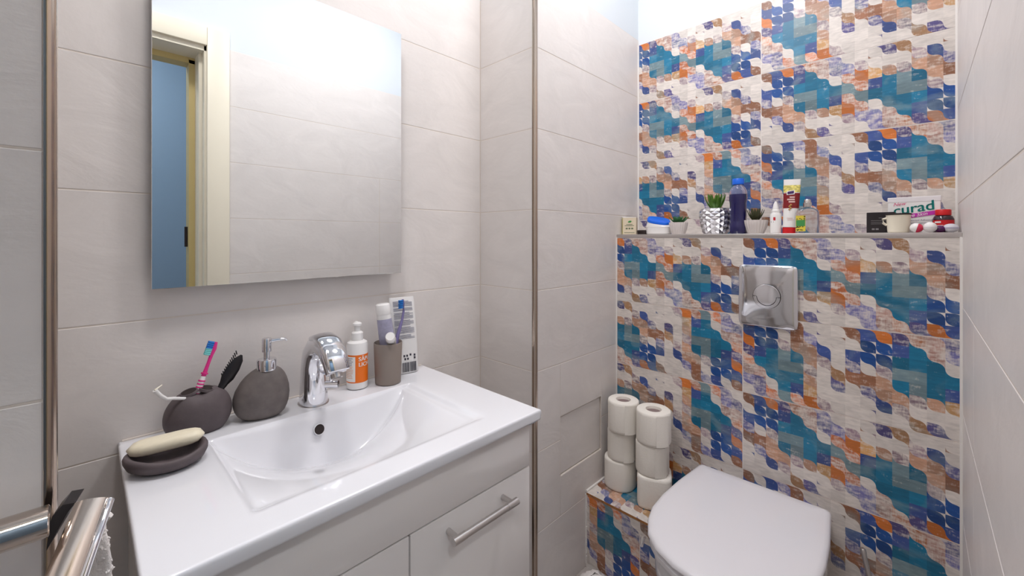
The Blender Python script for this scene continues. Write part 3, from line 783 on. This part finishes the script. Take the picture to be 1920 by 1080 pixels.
for k in range(NT):
    t = k/(NT-1); wdt = .016*min(1, .25+2.6*t**.6); q = []
    for i, p in enumerate(ring(tc(t), tu_, tv_, wdt, .007, 30, 2.4)):
        a = 2*PI*i/30; b = .0011*math.sin(5*a+9*t)+.0009*math.sin(3*a-31*t+1)+rr.uniform(-.0007, .0007)
        q.append(p+(p-tc(t)).normalized()*b)
    secs.append(q)
tw.loft(secs)
for k in range(150):
    t = .03+.93*rr.random(); a = rr.uniform(-.9, .9); wdt = .016*min(1, .25+2.6*t**.6)
    c = tc(t)+tu_*wdt*.95*math.cos(a)+tv_*.007*math.sin(a); e = (tu_*rr.uniform(.3, 1)+tv_*rr.uniform(-.6, .6)+Vector((0, 0, rr.uniform(-.9, .4)))).normalized()*rr.uniform(.002, .0045)
    tw.tube([c-e*.5, c+e*.5, c+e], [.0017, .0013, .0005], 5)
two = thing('hand_towel', 'white terry hand towel edge hanging behind the chrome paddle', 'towel', (0, 0, 0))
obj('cloth', tw, M['towel'], two, 80)
obj('hem', MB().tube([(-.008, -.478, .836), (-.002, -.482, .856), (.006, -.486, .871), (.013, -.489, .874), (.018, -.490, .868)], [.004, .0055, .0062, .006, .004], 12), M['towel'], two, 80)

# ------------------------------------------------------------------ flush plate
FPX, FPY, FPZ = 1.445, -.767, .984
fp = thing('flush_plate', 'square chrome dual flush plate on the mosaic wall', 'flush plate', (FPX, FPY, FPZ))
def plate():
    mb = MB(); W2, H2 = .0785, .094
    secs = []
    for w_, h_, x in ((W2, H2, 0), (W2, H2, -.008), (W2-.0012, H2-.0012, -.0105), (W2-.004, H2-.004, -.0125), (.06, .072, -.0142), (.0395, .0395, -.0146)):
        e = 14 if w_ > .05 else 2.0
        secs.append(ring((x, 0, 0), (0, -1, 0), (0, 0, 1), w_, h_, 64, e))
    mb.loft(secs); return mb
obj('plate', plate(), M['chrome'], fp, 30)
def half_disc(a0, a1, r0, r1, x, n=30):
    mb = MB(); v = []; f = []
    return mb
yx = lambda y, z, x: (x, -y, z)
big = MB(); sm_ = MB()
# large button: disc minus the crescent; crescent: lower outer band
n = 40; inner = .0255; R_ = .0355
P_, S_ = [], []
for i in range(n+1):
    a = PI*i/n; P_.append((R_*math.cos(a), .0008+R_*math.sin(a)))
low = []
for i in range(n+1):
    a = PI+PI*i/n; low.append((inner*math.cos(a), -.0004+.0262*math.sin(a)))
poly = P_+low
big.loft([[yx(p[0], p[1], -.0146) for p in poly], [yx(p[0], p[1], -.0176) for p in poly], [yx(p[0]*.97, p[1]*.97, -.0184) for p in poly]])
crs = [(R_*math.cos(PI+PI*i/n), -.0010+R_*math.sin(PI+PI*i/n)) for i in range(n+1)]+[((inner+.0012)*math.cos(2*PI-PI*i/n), -.0010+(.0262+.0012)*math.sin(2*PI-PI*i/n)) for i in range(n+1)]
sm_.loft([[yx(p[0], p[1], -.0146) for p in crs], [yx(p[0], p[1], -.0172) for p in crs], [yx(p[0]*.99, p[1]*.99, -.0178) for p in crs]])
obj('button_recess', MB().loft([ring((-.0135, 0, 0), (0, -1, 0), (0, 0, 1), .0375, .0375, 48), ring((-.0150, 0, 0), (0, -1, 0), (0, 0, 1), .0372, .0372, 48)]), M['dark'], fp, 40)
obj('flush_button', big, M['chrome'], fp, 30); obj('flush_button', sm_, M['chrome'], fp, 30)

# ------------------------------------------------------------------ toilet
TY_ = -.757
tl = thing('toilet', 'white wall hung toilet with closed lid', 'toilet', (0, TY_, 0))
def outline(x0, x1, hw, n=44, grow=0.0):
    """closed outline from the wall side (x1) to the front (x0), D-shaped"""
    pts = []
    prof = [(1.0, .166), (.985, .172), (.9, .176), (.7, .186), (.5, .190), (.35, .186), (.24, .172), (.14, .148), (.07, .112), (.02, .06), (0.0, 0.0)]
    prof = [(f, h*hw/.19) for f, h in prof]
    xs = lambda f: x0+(x1-x0)*f
    side = [(xs(f), h) for f, h in prof]
    # resample smooth
    res = []
    for (xa, ha), (xb, hb) in zip(side, side[1:]):
        for k in range(4): res.append((xa+(xb-xa)*k/4, ha+(hb-ha)*k/4))
    res.append(side[-1])
    up = [(x-grow*.5, h+grow) for x, h in res]
    return up+[(x, -h) for x, h in reversed(up[:-1])]
def layer(mb, specs):
    mb.loft([[(x, y, z) for x, y in outline(x0, x1, hw)] for x0, x1, hw, z in specs]); return mb
obj('lid', layer(MB(), [(.918, 1.392, .185, .412), (.915, 1.394, .189, .417), (.916, 1.394, .189, .423), (.922, 1.392, .185, .4285), (.935, 1.386, .176, .4315), (.99, 1.36, .14, .433), (1.1, 1.25, .05, .4335)]), M['seat'], tl, 40)
obj('seat', layer(MB(), [(.926, 1.385, .178, .386), (.920, 1.388, .184, .390), (.919, 1.388, .185, .402), (.925, 1.386, .180, .409)]), M['seat'], tl, 40)
obj('pan', layer(MB(), [(1.10, 1.4445, .10, .06), (1.04, 1.4445, .13, .12), (.97, 1.4445, .165, .22), (.935, 1.4445, .178, .32), (.93, 1.4445, .180, .375), (.935, 1.4445, .178, .384)]), M['ceramic'], tl, 50)
for s in (-1, 1):
    obj('hinge', MB().tube([(1.372, s*.075-.03, .404), (1.372, s*.075+.03, .404)], .010, 14).tube([(1.372, s*.075, .384), (1.372, s*.075, .404)], .011, 14), M['chrome'], tl)
obj('buffer', MB().tube([(1.02, .176, .378), (1.00, .170, .388), (.97, .158, .392)], [.004, .006, .004], 10), M['chrome'], tl)

# ------------------------------------------------------------------ toilet rolls on the ledge
def roll(label, x, y, z, r, h, square=2.0, tilt=0.0, rot=0.0):
    t = thing('toilet_roll', label, 'toilet roll', (x, y, z), 'toilet rolls stacked on the ledge')
    t.rotation_euler = (tilt, 0, rot)
    mb = MB(); secs = []; rn = random.Random(label)
    for rr_, zz in ((.026, .001), (r-.005, 0), (r-.001, .003), (r, .010), (r*.995, h*.5), (r, h-.010), (r-.0012, h-.003), (r-.005, h), (.0262, h-.0005), (.0252, h-.004), (.0252, h-.03)):
        secs.append(ring((0, 0, zz), (1, 0, 0), (0, 1, 0), rr_, rr_*.98, 40, square if rr_ > .03 else 2.0))
    mb.loft(secs); obj('paper', mb, M['paper'], t, 50)
    obj('core', MB().lathe([(.0254, h-.010), (.0244, h-.0105), (0, h-.0105)], n=24), M['core'], t)
    # loose end of the sheet
    v = []; f = []
    for i in range(9):
        a = 3.75+.75*i/8; R2 = r+.0009+.0012*i/8
        v += [(R2*math.cos(a), R2*math.sin(a)*.98, .002), (R2*math.cos(a), R2*math.sin(a)*.98, h-.004)]
    if square < 2.3: obj('loose_sheet', MB().add(v, [(2*i, 2*i+2, 2*i+3, 2*i+1) for i in range(8)]), M['paper'], t)
LZ = .264
roll('bottom toilet roll of the stack beside the pale tiles', 1.360, -.318, LZ, .0555, .106, 2.3)
roll('middle toilet roll of the stack beside the pale tiles', 1.358, -.326, LZ+.106, .0525, .104)
roll('top toilet roll of the stack beside the pale tiles', 1.352, -.3345, LZ+.210, .0555, .107)
roll('squashed square bottom toilet roll of the stack nearer the toilet', 1.350, -.4515, LZ, .0565, .106, 4.2, 0, .45)
roll('middle toilet roll of the stack nearer the toilet', 1.348, -.4455, LZ+.106, .0555, .104)
roll('top toilet roll of the stack nearer the toilet', 1.346, -.451, LZ+.210, .0575, .107)

# toilet brush right of the toilet, cloth on the floor
br = thing('toilet_brush', 'steel handled toilet brush standing right of the toilet', 'brush', (1.345, -1.045, 0))
obj('cup', MB().lathe([(.042, 0), (.046, .003), (.046, .13), (.043, .132), (.042, .01), (0, .01)], n=28), M['chrome2'], br)
obj('rod', MB().tube([(0, 0, .08), (.008, .026, .26), (.014, .050, .375)], [.0055, .0055, .0055], 14), M['chrome2'], br)
obj('cap', MB().tube([(.0138, .0493, .372), (.0143, .0511, .380), (.0145, .0517, .383)], [.0065, .0065, .004], 14), M['chrome2'], br)
obj('bristle_head', MB().lathe([(.012, .015), (.028, .025), (.03, .06), (.02, .09), (.006, .10)], n=20), M['white'], br)
cl = MB(); rn = random.Random(5); secs = []
for k in range(9):
    t = k/8; secs.append([p+Vector((rn.uniform(-.007, .007), rn.uniform(-.007, .007), rn.uniform(-.004, .004) if 0 < k < 8 else 0)) for p in ring((1.165, -.325, .001+.05*t), (1, 0, 0), (0, 1, 0), .06*math.sqrt(max(.03, 1-t*t*.97)), .045*math.sqrt(max(.03, 1-t*t*.97)), 22)])
cl.loft(secs)
tag(obj('floor_cloth', cl, M['towel'], None, 60), 'crumpled white cloth on the floor at the ledge corner', 'cloth')

# ------------------------------------------------------------------ things on the shelf
SZ = 1.1735
def rotz_to_cam(x, y): return math.atan2(-1.093-y, 0-x)+PI/2
def front(x, y, z=SZ):
    return (x, y, z)
# small card carton
x, y = 1.500, -.281
o = thing('card_carton', 'small cream carton with green leaf print at the shelf end', 'carton', (x, y, SZ)); o.rotation_euler[2] = -PI/2+.30
obj('carton_body', MB().box((-.026, -.016, 0), (.026, .016, .066), .001, 1), M['kraft'], o, 0)
obj('side_panel', MB().box((-.0268, -.0155, .001), (-.0258, .0155, .0655)), M['olive'], o, 0)
obj('top_flap', MB().box((-.0262, -.0162, .0655), (.0262, .0162, .0675), .0006, 1), M['white'], o, 0)
lf = MB(); lf.add([(0, -.0166, .046), (.006, -.0166, .047), (.009, -.0166, .052), (.004, -.0166, .054), (-.003, -.0166, .052), (-.006, -.0166, .047)], [(0, 1, 2, 3, 4, 5)])
obj('leaf_print', lf, M['green'], o, 0)
mb = MB()
for k, (a, b, zz) in enumerate(((-.012, .012, .038), (-.018, .018, .033), (-.014, -.006, .020), (-.003, .004, .020), (.007, .015, .020), (-.02, .02, .006))):
    mb.add([(a, -.0166, zz), (b, -.0166, zz), (b, -.0166, zz+(.006 if zz == .020 else .002)), (a, -.0166, zz+(.006 if zz == .020 else .002))], [(0, 1, 2, 3)])
obj('small_print', mb, mat('sage_ink', rgb(120, 128, 100), .6), o, 0)
# black tin
o = obj('lidded_tin', MB().lathe([(.024, 0), (.026, .002), (.026, .007), (.0268, .0075), (.0268, .014), (.025, .016), (0, .016)], n=30), M['dark'], None, 40)
o.location = (1.495, -.343, SZ); tag(o, 'flat dark round tin beside the small carton', 'tin')
# slanted jar
o = thing('slanted_jar', 'white slanted jar with bright blue top', 'jar', (1.505, -.395, SZ)); o.rotation_euler[2] = -PI/2+.3
def slant(z0l, z0r, a, b, n=32, e=3.0):
    return [(p[0], p[1], z0l+(z0r-z0l)*(p[0]/.046+1)/2+(p[1]*.34 if z0l > .04 else 0)) for p in ring((0, 0, 0), (1, 0, 0), (0, 1, 0), a, b, n, e)]
obj('base', MB().loft([slant(0, 0, .040, .030), slant(.003, .003, .0435, .033), slant(.024, .024, .0445, .034)]), M['white'], o, 40)
obj('body', MB().loft([slant(.024, .024, .043, .033), slant(.027, .027, .0445, .034), slant(.056, .040, .039, .030)]), M['white'], o, 40)
obj('lid', MB().loft([slant(.055, .039, .040, .031), slant(.0575, .042, .041, .0318), slant(.0645, .047, .039, .030), slant(.0655, .048, .034, .026)]), M['blue'], o, 40)
# succulents in ribbed pots
def ribbed_pot(parent, r0, r1, h, m):
    secs = []
    for f in (0, .05, .3, .6, .85, .95, 1):
        R2 = r0+(r1-r0)*math.sin(f*PI/2)
        secs.append([(R2*(1+.025*math.cos(22*2*PI*i/132))*math.cos(2*PI*i/132), R2*(1+.025*math.cos(22*2*PI*i/132))*math.sin(2*PI*i/132), h*f) for i in range(132)])
    for R2, z in ((r1*.92, h), (r1*.88, h*.85), (.001, h*.85)):
        secs.append([(R2*math.cos(2*PI*i/132), R2*math.sin(2*PI*i/132), z) for i in range(132)])
    obj('pot', MB().loft(secs), m, parent, 60)
    obj('soil', MB().lathe([(r1*.88, h*.86), (r1*.5, h*.92), (0, h*.94)], n=24), M['soil'], parent)
def leaf_mb(L, W_, T_, curl):
    secs = []
    for k in range(7):
        f = k/6; wd = W_*(.55+.9*f*(1-f)*1.2)*(1-f**4)+.0004
        secs.append(ring((f*L*math.cos(curl*f), 0, f*L*math.sin(curl*f)), (0, 1, 0), (-math.sin(curl*f), 0, math.cos(curl*f)), wd, T_*(1-f*.8)+.0003, 8, 1.6))
    return MB().loft(secs)
def plant(parent, base, specs, m):
    cache = {}
    for (az, el, L, W_, T_, curl) in specs:
        key = (round(L, 3), W_, T_, curl)
        if key not in cache:
            me = mesh_of('leaf', leaf_mb(L, W_, T_, curl)); me.materials.append(m); smooth(me, 60); cache[key] = me
        l = link('leaf', cache[key], parent); l.location = base; l.rotation_euler = (0, -el, az)
o = thing('potted_succulent', 'tiny green rosette succulent in a white ribbed pot beside the slanted jar', 'plant', (1.495, -.474, SZ), 'potted succulents on the shelf')
ribbed_pot(o, .022, .031, .042, M['potwhite'])
sp_ = [(k*2*PI/9+.2, .28, .042, .009, .004, .35) for k in range(9)]+[(k*2*PI/7, .75, .030, .008, .004, .3) for k in range(7)]+[(k*2*PI/4, 1.15, .020, .006, .003, .2) for k in range(4)]
plant(o, (0, 0, .038), sp_, M['leaf2'])
o = thing('potted_succulent', 'spiky dusky succulent in a white ribbed pot right of the indigo bottle', 'plant', (1.50, -.7205, SZ), 'potted succulents on the shelf')
ribbed_pot(o, .022, .0345, .043, M['potwhite'])
sp_ = [(k*2*PI/12+.1, .70+.1*(k % 3), .045, .004, .003, .3) for k in range(12)]+[(k*2*PI/9+.3, 1.15, .044, .004, .003, .15) for k in range(9)]
plant(o, (0, 0, .038), sp_, M['leaf3'])
# silver diamond pot
o = thing('potted_succulent', 'tall green succulent in a silver diamond faceted pot', 'plant', (1.515, -.594, SZ), 'potted succulents on the shelf')
secs = []; NA = 22
for j in range(11):
    f = j/10; R2 = .036+.0125*math.sin(min(1, f*1.25)*PI/2) if f < .8 else .0485-.004*(f-.8)/.2
    secs.append([((R2+(.0045 if (i+j) % 2 == 0 and 0 < j < 10 else 0))*math.cos(2*PI*i/NA), (R2+(.0045 if (i+j) % 2 == 0 and 0 < j < 10 else 0))*math.sin(2*PI*i/NA), .086*f) for i in range(NA)])
V = [p for s in secs for p in s]; Fq = []
for j in range(10):
    for i in range(NA):
        a, b, c, d_ = j*NA+i, j*NA+(i+1) % NA, (j+1)*NA+(i+1) % NA, (j+1)*NA+i
        if (i+j) % 2 == 0: Fq += [(a, b, d_), (b, c, d_)]
        else: Fq += [(a, b, c), (a, c, d_)]
Fq.append(tuple(reversed(range(NA))))
obj('pot', MB().add(V, Fq), M['silver'], o, 0)
obj('pot_lip', MB().lathe([(.0445, .086), (.042, .087), (.041, .080), (0, .080)], n=28), M['silver'], o)
sp_ = [(k*2*PI/9+.35, .60+.12*(k % 2), .066, .0085, .004, .42) for k in range(9)]+[(k*2*PI/7, 1.0, .062, .009, .004, .22) for k in range(7)]+[(k*2*PI/4+.4, 1.3, .056, .008, .004, .1) for k in range(4)]
plant(o, (0, 0, .078), sp_, M['leaf'])
# mouthwash
o = thing('mouthwash_bottle', 'tall bottle of indigo liquid with bright blue cap', 'bottle', (1.495, -.671, SZ))
secs = []
for r, z in ((.026, 0), (.0285, .004), (.0285, .028), (.0265, .034), (.0265, .10), (.0285, .110), (.028, .128)):
    secs.append(ring((0, 0, z), (1, 0, 0), (0, 1, 0), r, r*.9, 36, 2.4))
obj('liquid', MB().loft(secs), M['indigo'], o, 40)
secs = []
for r, z in ((.0282, .1285), (.0275, .138), (.022, .150), (.014, .158), (.0125, .162)):
    secs.append(ring((0, 0, z), (1, 0, 0), (0, 1, 0), r, r*.92, 32, 2.2))
obj('shoulder', MB().loft(secs), mat('pale_violet_plastic', rgb(206, 208, 232), .06, trans=.8, ior=1.3), o, 50)
cp = [(0.0165, .160), (.0175, .161), (.0175, .178), (.016, .180), (0, .180)]
obj('cap', MB().lathe(cp, n=30), M['blue'], o, 40)
for k in range(7):
    a = PI+ (k-3)*.22
    mbk = MB().tube([(.0268*math.cos(a), .0243*math.sin(a), .040), (.0268*math.cos(a), .0243*math.sin(a), .098)], .0012, 6)
    obj('grip_rib', mbk, M['indigo'], o)
# dropper bottle
o = thing('dropper_bottle', 'slim white nozzle bottle beside the tube', 'bottle', (1.490, -.778, SZ))
obj('bottle_body', MB().lathe([(.013, 0), (.0152, .002), (.0152, .058), (.0135, .062), (.009, .063)], n=28), M['white'], o, 40)
obj('nozzle', MB().lathe([(.0115, .062), (.0115, .071), (.0088, .073), (.0065, .088), (.0035, .096), (.002, .099), (0, .0995)], n=24), M['white'], o, 40)
fa = rotz_to_cam(1.49, -.778)-PI/2
mpd = cyl_map(.0155, .040, fa-.35)
v = [mpd(a_, b_) for a_, b_ in ((-.001, 0), (.005, 0), (.005, .010), (-.001, .010))]
obj('red_mark', MB().add(v, [(0, 1, 2, 3)]), M['inkred'], o, 0)
mpd2 = cyl_map(.0155, .034, fa-.9)
obj('blue_mark', MB().add([mpd2(a_, b_) for a_, b_ in ((0, 0), (.009, 0), (.009, .003), (0, .003))], [(0, 1, 2, 3)]), M['ink'], o, 0)
# cream tube
o = thing('cream_tube', 'white and maroon cream tube standing on its cap', 'tube', (1.495, -.8145, SZ)); o.rotation_euler = (0, math.radians(2), -PI/2+.12)
def tb_sec(z):
    pr = [(0, .0195, .0165), (.018, .020, .017), (.020, .0195, .0165), (.06, .0195, .014), (.11, .0205, .0085), (.155, .0215, .002), (.164, .0217, .0008)]
    for (z0, a0, b0), (z1, a1, b1) in zip(pr, pr[1:]):
        if z0 <= z <= z1:
            f = (z-z0)/(z1-z0); return a0+(a1-a0)*f, b0+(b1-b0)*f
def tb_ring(z, g=0.0):
    a_, b_ = tb_sec(z); return ring((0, 0, z), (1, 0, 0), (0, 1, 0), a_+g, b_+g, 32, 2.0)
obj('cap', MB().loft([tb_ring(.0), tb_ring(.018)]), M['redcap'], o, 40)
obj('tube_body', MB().loft([tb_ring(z) for z in (.019, .03, .06, .09, .12, .15, .164)]), M['white'], o, 50)
obj('maroon_band', MB().loft([tb_ring(z, .0004) for z in (.076, .09, .105, .122)], False), M['maroon'], o, 50)
obj('yellow_fruit_print', MB().loft([tb_ring(z, .00045) for z in (.124, .132, .146)], False), mat('lemon_print', rgb(226, 214, 120), .5, var=.5, vs=160), o, 50)
def tb_map(z): 
    a_, b_ = tb_sec(z); return b_
lg_ = MB()
for x0, x1, z0, z1 in ((-.012, .008, .116, .130),):
    lg_.add([(x0, -tb_map(z0)-.0009, z0), (x1, -tb_map(z0)-.0009, z0+.002), (x1, -tb_map(z1)-.0009, z1+.001), (x0, -tb_map(z1)-.0009, z1-.002)], [(0, 1, 2, 3)])
obj('logo', lg_, M['inkwhite'], o, 0)
lg2 = MB().add([(-.010, -tb_map(.118)-.0013, .118), (.006, -tb_map(.118)-.0013, .120), (.006, -tb_map(.128)-.0013, .129), (-.010, -tb_map(.126)-.0013, .126)], [(0, 1, 2, 3)])
obj('logo_field', lg2, mat('navy_ink', rgb(60, 30, 90), .5), o, 0)
mb = MB()
for k, (xa, xb, z) in enumerate(((-.004, .009, .107), (-.010, .009, .100), (-.006, .010, .093), (-.009, .006, .045), (-.007, .009, .040))):
    y_ = -tb_map(z)-.001
    mb.add([(xa, y_, z), (xb, y_, z), (xb, y_, z+(.0045 if k < 3 else .0015)), (xa, y_, z+(.0045 if k < 3 else .0015))], [(0, 1, 2, 3)])
obj('small_print', mb, mat('pale_pink_ink', rgb(226, 190, 184), .5), o, 0)
gp = MB()
for k in range(4): gp.lathe([(.0001, -.0035), (.0035, 0), (.0001, .0035)], (-.003+.003*(k % 2), -tb_map(.078), .072+.0045*k), 10)
obj('fruit_print', gp, mat('tan_print', rgb(196, 150, 90), .5), o)
# perfume bottle
o = thing('perfume_bottle', 'clear glass perfume bottle with green patterned label', 'bottle', (1.490, -.859, SZ)); o.rotation_euler[2] = -PI/2+.12
bs_ = [(0, .0275, .016), (.002, .029, .0175), (.060, .029, .0175), (.069, .025, .0155), (.075, .014, .011), (.078, .008, .008)]
obj('glass_body', MB().loft([ring((0, 0, z), (1, 0, 0), (0, 1, 0), a_, b_, 36, 4.0 if a_ > .02 else 2.2) for z, a_, b_ in bs_]), M['glass'], o, 40)
obj('spray_cap', MB().lathe([(.0095, .077), (.0105, .078), (.0105, .090), (.0085, .092), (.0085, .098), (.007, .100), (0, .100)], n=26), M['chrome2'], o, 40)
lb = obj('label', MB().box((-.0275, -.0187, .006), (-.004, -.0178, .052)), M['yellow'], o, 0)
pt = MB(); rn = random.Random(11)
for k in range(34):
    cx_, cz_ = -.026+rn.random()*.020, .008+rn.random()*.042; s_ = .0022
    if abs(cz_-.030) > .009: pt.add([(cx_-s_, -.0190, cz_), (cx_, -.0190, cz_-s_*.8), (cx_+s_, -.0190, cz_), (cx_, -.0190, cz_+s_*.8)], [(0, 1, 2, 3)])
obj('label_pattern', pt, mat('dark_olive_ink', rgb(60, 70, 40), .5), lb, 0)
obj('label_centre', MB().box((-.0265, -.0191, .021), (-.005, -.0186, .039)), M['green'], lb, 0)
# black carton
o = thing('black_carton', 'small matte black carton left of the cream cup', 'carton', (1.520, -1.020, SZ)); o.rotation_euler[2] = -PI/2+.02
obj('carton_body', MB().box((-.029, -.014, 0), (.029, .014, .056), .001, 1), mat('black_card', rgb(34, 27, 30), .5), o, 0)
mb = MB()
for xa, xb, z in ((-.004, .016, .040), (-.020, .018, .033), (-.020, .012, .028), (-.020, .02, .024), (-.018, -.012, .008), (-.010, -.004, .008)):
    mb.add([(xa, -.0143, z), (xb, -.0143, z), (xb, -.0143, z+(.0045 if z < .01 else .0009)), (xa, -.0143, z+(.0045 if z < .01 else .0009))], [(0, 1, 2, 3)])
obj('small_print', mb, mat('grey_ink', rgb(130, 126, 128), .5), o, 0)
# cream cup with dark rim
o = thing('candle_cup', 'cream tapered cup with a dark lid before the white box', 'cup', (1.490, -1.0560, SZ))
obj('cup', MB().lathe([(.019, 0), (.0215, .002), (.0245, .044), (.025, .046), (.0235, .047), (0, .046)], n=34), M['cream'], o, 40)
obj('handle', MB().tube([(-.006, .023, .038), (-.008, .030, .036), (-.008, .029, .025), (-.006, .0225, .020)], .003, 10), M['cream'], o, 60)
obj('lid', MB().lathe([(.0235, .0468), (.0262, .047), (.0262, .0495), (.024, .0505), (0, .0505)], n=34), M['dark'], o, 40)
# plaster box with lettering
o = thing('plaster_box', 'white box with teal and magenta lettering behind the cup', 'box', (1.545, -1.0850, SZ)); o.rotation_euler[2] = -PI/2-.03
HW, BH = .0505, .094
obj('carton_body', MB().box((-HW, -.018, 0), (HW, .018, BH), .0015, 1), M['white'], o, 0)
obj('lid_edge', MB().box((-HW-.0006, -.0186, BH-.013), (HW+.0006, .0186, BH+.001), .001, 1), mat('white_card', rgb(234, 230, 232), .5), o, 0)
sl = math.radians(9)
def bmap(x0, z0): return lambda px, py: (x0+px*math.cos(sl)-py*math.sin(sl)*.3, -.0190, z0+py+px*math.sin(sl))
put_text('lettering', 'curad', .0355, bmap(-.040, .0475), M['teal'], o, bold=.0012)
put_text('lettering', 'New', .0125, lambda px, py: (-.040+px, -.0190, .0715+py+.12*px), mat('pink_ink', rgb(226, 90, 140), .5), o, shear=.3)
bd = MB().add([bmap(-.043, .0335)(0, 0), bmap(-.043, .0335)(.088, 0), bmap(-.043, .0335)(.088, .0105), bmap(-.043, .0335)(0, .0105)], [(0, 1, 2, 3)])
obj('magenta_band', bd, M['magenta'], o, 0)
f_ = bmap(-.041, .0355)
put_text('lettering', 'Sensitive Skin', .0125, lambda px, py: (f_(px, py)[0], -.0194, f_(px, py)[2]), M['inkwhite'], o, shear=.25)
put_text('lettering', 'Assorted Adhesive', .0062, lambda px, py: (-.012+px, -.0190, .0310+py), M['ink'], o)
put_text('lettering', 'Hypoallergenic', .0062, lambda px, py: (-.012+px, -.0190, .0240+py), M['ink'], o)
# pill bottle
o = thing('pill_bottle', 'dark pill bottle with red cap and red label', 'bottle', (1.515, -1.1385, SZ))
obj('bottle_body', MB().lathe([(.0185, 0), (.020, .002), (.020, .033), (.017, .041), (.012, .044)], n=32), M['brownglass'], o, 40)
obj('cap', MB().lathe([(.0135, .043), (.0148, .044), (.0148, .056), (.0135, .058), (0, .058)], n=30), M['redcap'], o, 40)
fa = rotz_to_cam(1.515, -1.1385)-PI/2
lb = obj('label', cyl_patch(fa-1.1, fa+1.3, .006, .031, .0203, 24), M['redcap'], o)
mb = MB()
for z, a0, a1, h in ((.024, -.8, -.2, .004), (.017, -.8, .0, .0015), (.013, -.8, -.1, .0015)):
    q = cyl_patch(fa+a0, fa+a1, z, z+h, .0206, 8); mb.add(q.v, q.f)
obj('small_print', mb, M['inkwhite'], lb, 0)
# small balls and eggs
def egg(name, label, cat_, loc, r, sc, m, extra=None, rot=(0, 0, 0)):
    o = thing(name, label, cat_, loc, 'small round things at the shelf corner'); o.rotation_euler = rot
    mb = MB(); secs = []
    for k in range(13):
        a = -PI/2+PI*k/12; secs.append(ring((0, 0, r*sc[2]*math.sin(a)), (1, 0, 0), (0, 1, 0), max(r*sc[0]*math.cos(a), 1e-4), max(r*sc[1]*math.cos(a), 1e-4), 26))
    obj('shell', MB().loft(secs), m, o, 80)
    if extra: extra(o)
    return o
def two_tone(o):
    secs = []
    for k in range(9):
        a = -.1+(.5*PI)*k/8*1.05; secs.append(ring((0, .0005+.0126*math.sin(a), 0), (1, 0, 0), (0, 0, 1), max(.0121*math.cos(a), 1e-4), max(.0121*math.cos(a), 1e-4), 24))
    obj('tip', MB().loft(secs), M['white'], o, 80)
egg('lip_balm', 'cherry red rounded balm with white end', 'balm', (1.470, -1.0905, SZ+.0118), .0115, (1.0, 1.1, 1.0), M['cherry'], two_tone, (.25, 0, 0))
def seam(o): obj('seam', MB().lathe([(.0128, -.0005), (.0130, 0), (.0128, .0005)], n=26), M['pearl'], o)
egg('lip_balm', 'white spherical balm between the red and purple ones', 'balm', (1.466, -1.1145, SZ+.0128), .0128, (1, 1, 1), M['white'], seam)
def cap_purple(o): obj('seam', MB().lathe([(.0122, -.0006), (.0125, 0), (.0122, .0006)], n=26, sx=.9), mat('dark_purple', rgb(60, 20, 60), .3), o)
egg('lip_balm', 'dark purple flattened balm', 'balm', (1.480, -1.1315, SZ+.0085), .0122, (.9, 1.0, .70), M['purple'], cap_purple)
def cap_pearl(o): obj('seam', MB().lathe([(.0148, -.0006), (.0150, 0), (.0148, .0006)], n=26, sx=.9), M['lav'], o)
egg('lip_balm', 'silver egg shaped balm against the right wall', 'balm', (1.482, -1.1505, SZ+.0108), .0148, (.9, 1.0, .73), M['pearl'], cap_pearl, (0, 0, 0))
